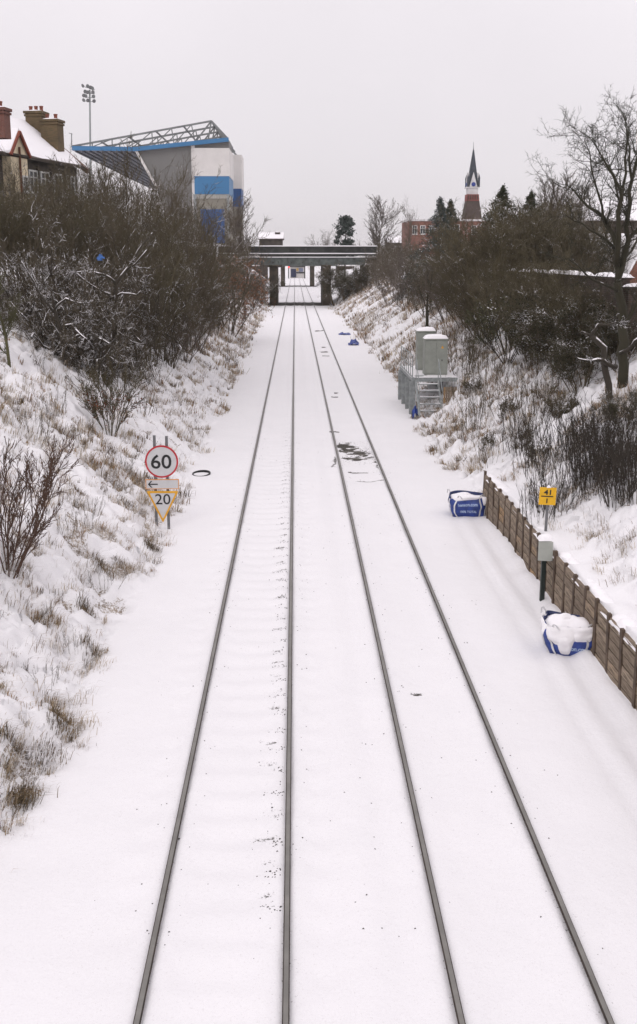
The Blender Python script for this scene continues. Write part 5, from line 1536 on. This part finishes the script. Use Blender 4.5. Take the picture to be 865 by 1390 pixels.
BT = [
    [(150, 410, .09, 0), (158, 385, .08, -.3), (172, 366, .07, -.5), (188, 340, .05, -.7), (207, 316, .02, -.9)],
    [(172, 366, .05, -.5), (184, 358, .04, -.8), (200, 338, .02, -1.0)],
    [(158, 385, .06, -.3), (140, 372, .045, -.8), (118, 368, .03, -1.0), (96, 372, .015, -1.2)],
    [(150, 400, .06, 0), (132, 392, .05, -.6), (112, 378, .035, -.9), (84, 352, .015, -1.1)],
    [(150, 405, .06, 0), (165, 398, .05, -.6), (186, 400, .03, -.9), (196, 392, .015, -1)],
]
limb_tree('bare_tree', BT, 44.5, 'forked boughs carrying thick snow in the middle of the left thicket', 'snowy', 'tangle', 81, .8, .7)
BT = [
    [(88, 470, .09, 0), (82, 445, .075, -.3), (74, 420, .06, -.5), (70, 395, .03, -.7)],
    [(82, 445, .06, -.3), (98, 440, .05, -.6), (112, 456, .03, -.9), (119, 462, .012, -1.0)],
    [(74, 420, .05, -.5), (90, 405, .04, -.9), (112, 412, .03, -1.1), (122, 425, .012, -1.2)],
    [(78, 430, .05, -.4), (58, 405, .04, -.8), (45, 380, .03, -1), (28, 352, .012, -1.2)],
    [(88, 465, .06, 0), (118, 452, .05, -.5), (142, 462, .035, -.8), (158, 478, .015, -1)],
]
limb_tree('bare_tree', BT, 40.5, 'low crooked snow covered boughs at the lower front of the left thicket', 'snowy', 'tangle', 82, .7, .7)

# blue plastic caught in the thicket
p = W(137, 350, 41.5)
mb = MB()
for k_, (dx_, dz_, sx_, hh_) in enumerate(((0, 0, .20, .12), (-.08, -.05, .16, .10), (.09, -.03, .14, .07), (-.02, -.1, .22, .08))):
    mb.mound(p + Vector((dx_, -.02 * k_, dz_)), sx_, .14, hh_, seed=3 + 4 * k_, n=7, rough=.6)
tag(mb.build('plastic_bag', plain('blue_plastic_scrap', (.012, .09, .30), .45, 0, .4, 9), origin=p, smooth=True), 'scrap of bright blue plastic caught in the snowy thicket', 'plastic bag')

# ------------------------------------------------------------------ grass on the banks
def blades(name, pts_, nper, ln, wd, cols, seed, label, spread):
    r_ = np.random.RandomState(seed)
    n = len(pts_) * nper
    c = np.repeat(pts_, nper, 0)
    off = r_.normal(0, 1, (n, 2)) * np.repeat(spread, nper)[:, None]
    x, y = c[:, 0] + off[:, 0], c[:, 1] + off[:, 1]
    z = terrain(x, y)[0] - .02
    az = r_.uniform(0, 6.283, n); lean = r_.uniform(.15, 1.0, n)
    L = np.repeat(ln, nper) * r_.uniform(.4, 1.3, n)
    # blades hang downhill
    dh = np.where(x < 0, 1.0, -1.0) * .35
    dx, dy = np.cos(az) * lean + dh, np.sin(az) * lean
    wv = np.repeat(wd, nper) * r_.uniform(.6, 1.3, n)
    px_, py_ = -np.sin(az) * wv, np.cos(az) * wv
    B = np.stack([x, y, z], -1)
    Mid = B + np.stack([dx * L * .35, dy * L * .35, L * .62], -1)
    Tp = B + np.stack([dx * L * 1.0, dy * L * 1.0, L * (.95 - .45 * lean)], -1)
    s = np.stack([px_, py_, 0 * px_], -1)
    Vv = np.stack([B - s, B + s, Mid + s * .8, Mid - s * .8, Tp], 1).reshape(-1, 3)
    b = 5 * np.arange(n)[:, None]
    q = b + np.array([[0, 1, 2, 3]]); t_ = b + np.array([[3, 2, 4]])
    cl = np.repeat(np.repeat(cols, nper, 0) * r_.uniform(.6, 1.35, (n, 1)), 5, 0)
    me = np_mesh(name, Vv, [q, t_], GRASS, np.clip(cl, 0, .75))
    tag(link(name, me), label, 'grass', kind='stuff')
GRASS = col_mat('dry_grass', .85, snow=.50)
def scatter(side, n, y0, y1, seed, power=1.6):
    r_ = np.random.RandomState(seed); o = []
    while len(o) < n:
        m = 6000
        y = y0 + (y1 - y0) * r_.rand(m) ** power
        u = r_.rand(m) ** .9 * 9.5
        x = toe_left(y) - u + .15 if side < 0 else np.where(y < 30.8, 6.15 + u, toe_right(y) + u - .1)
        g = terrain(x, y)[1]
        k = (r_.rand(m) < .10 + 1.2 * g + .25 * (u < 1.0) * (vn(x * .6, y * .5, 7) > .5)) & (fbm(x * .35 + 5, y * .35, 6, 3) > .40)
        o += list(zip(x[k], y[k]))
    return np.array(o[:n])
PAL = np.array([(.58, .54, .50), (.50, .44, .37), (.62, .59, .57), (.30, .215, .125), (.38, .30, .20), (.20, .135, .075), (.11, .078, .05), (.44, .38, .30), (.27, .165, .085)])
for side, nm in ((-1, 'left'), (1, 'right')):
    for (cnt, y0, y1, nper, l0, l1, wd_, sd_) in ((1700 + 400 * (side > 0), 10.6, 34, 26, .10, .36, .0045, 1), (1500 + 1200 * (side > 0), 30, 75, 24, .16, .44, .009, 2), (1300, 70, 178, 20, .3, .65, .022, 3)):
        P_ = scatter(side, cnt, y0, y1, sd_ + (10 if side > 0 else 0), 1.2)
        r_ = np.random.RandomState(sd_ + 50 + side)
        cc_ = PAL[r_.randint(0, len(PAL), len(P_))]
        ln_ = r_.uniform(l0, l1, len(P_)); wv_ = np.full(len(P_), wd_); spd = r_.uniform(.03, .16, len(P_)) * (1 + (y0 > 60) * 1.5)
        dist = ('near the camera', 'midway along the cutting', 'towards the bridge')[sd_ - 1]
        blades('dry_grass', P_, nper, ln_, wv_, cc_, sd_ * 7 + side, 'tufts of dry straw coloured grass on the %s bank %s' % (nm, dist), spd)

dk = [(60, 1050), (78, 970), (38, 1076), (18, 1100), (172, 690), (160, 762), (120, 832), (135, 770), (30, 770), (100, 668), (205, 745), (60, 845), (122, 880), (150, 610), (185, 655), (48, 1022), (8, 1040), (90, 1000)]
P_ = np.array([(q.x, q.y) for q in (onground(*d_) for d_ in dk)])
r_ = np.random.RandomState(8)
blades('grass_tussock', np.repeat(P_, 3, 0) + r_.normal(0, .10, (len(P_) * 3, 2)), 70, r_.uniform(.14, .34, len(P_) * 3), np.full(len(P_) * 3, .005),
       np.array([(.10, .075, .045), (.17, .12, .07), (.28, .21, .13)])[r_.randint(0, 3, len(P_) * 3)], 17, 'dark tussocks of wiry grass along the foot of the left bank', np.full(len(P_) * 3, .10))
for k_, v_ in PROTO.items():
    if not v_[2]: print('UNUSED PROTO', k_)

# ------------------------------------------------------------------ winter haze
hm = bpy.data.materials.new('haze'); hm.use_nodes = True
ht = hm.node_tree; ht.nodes.clear()
ho = ht.nodes.new('ShaderNodeOutputMaterial'); hv = ht.nodes.new('ShaderNodeVolumePrincipled')
hv.inputs['Density'].default_value = .0002; hv.inputs['Color'].default_value = (.97, .955, .97, 1); hv.inputs['Anisotropy'].default_value = .2
ht.links.new(hv.outputs[0], ho.inputs['Volume'])
hz = MB().box((0, 998, 28), (1810, 2010, 62)).build('haze', hm)
tag(hz, 'thin winter haze over the whole cutting and town', 'haze', kind='stuff')
hz.display_type = 'WIRE'
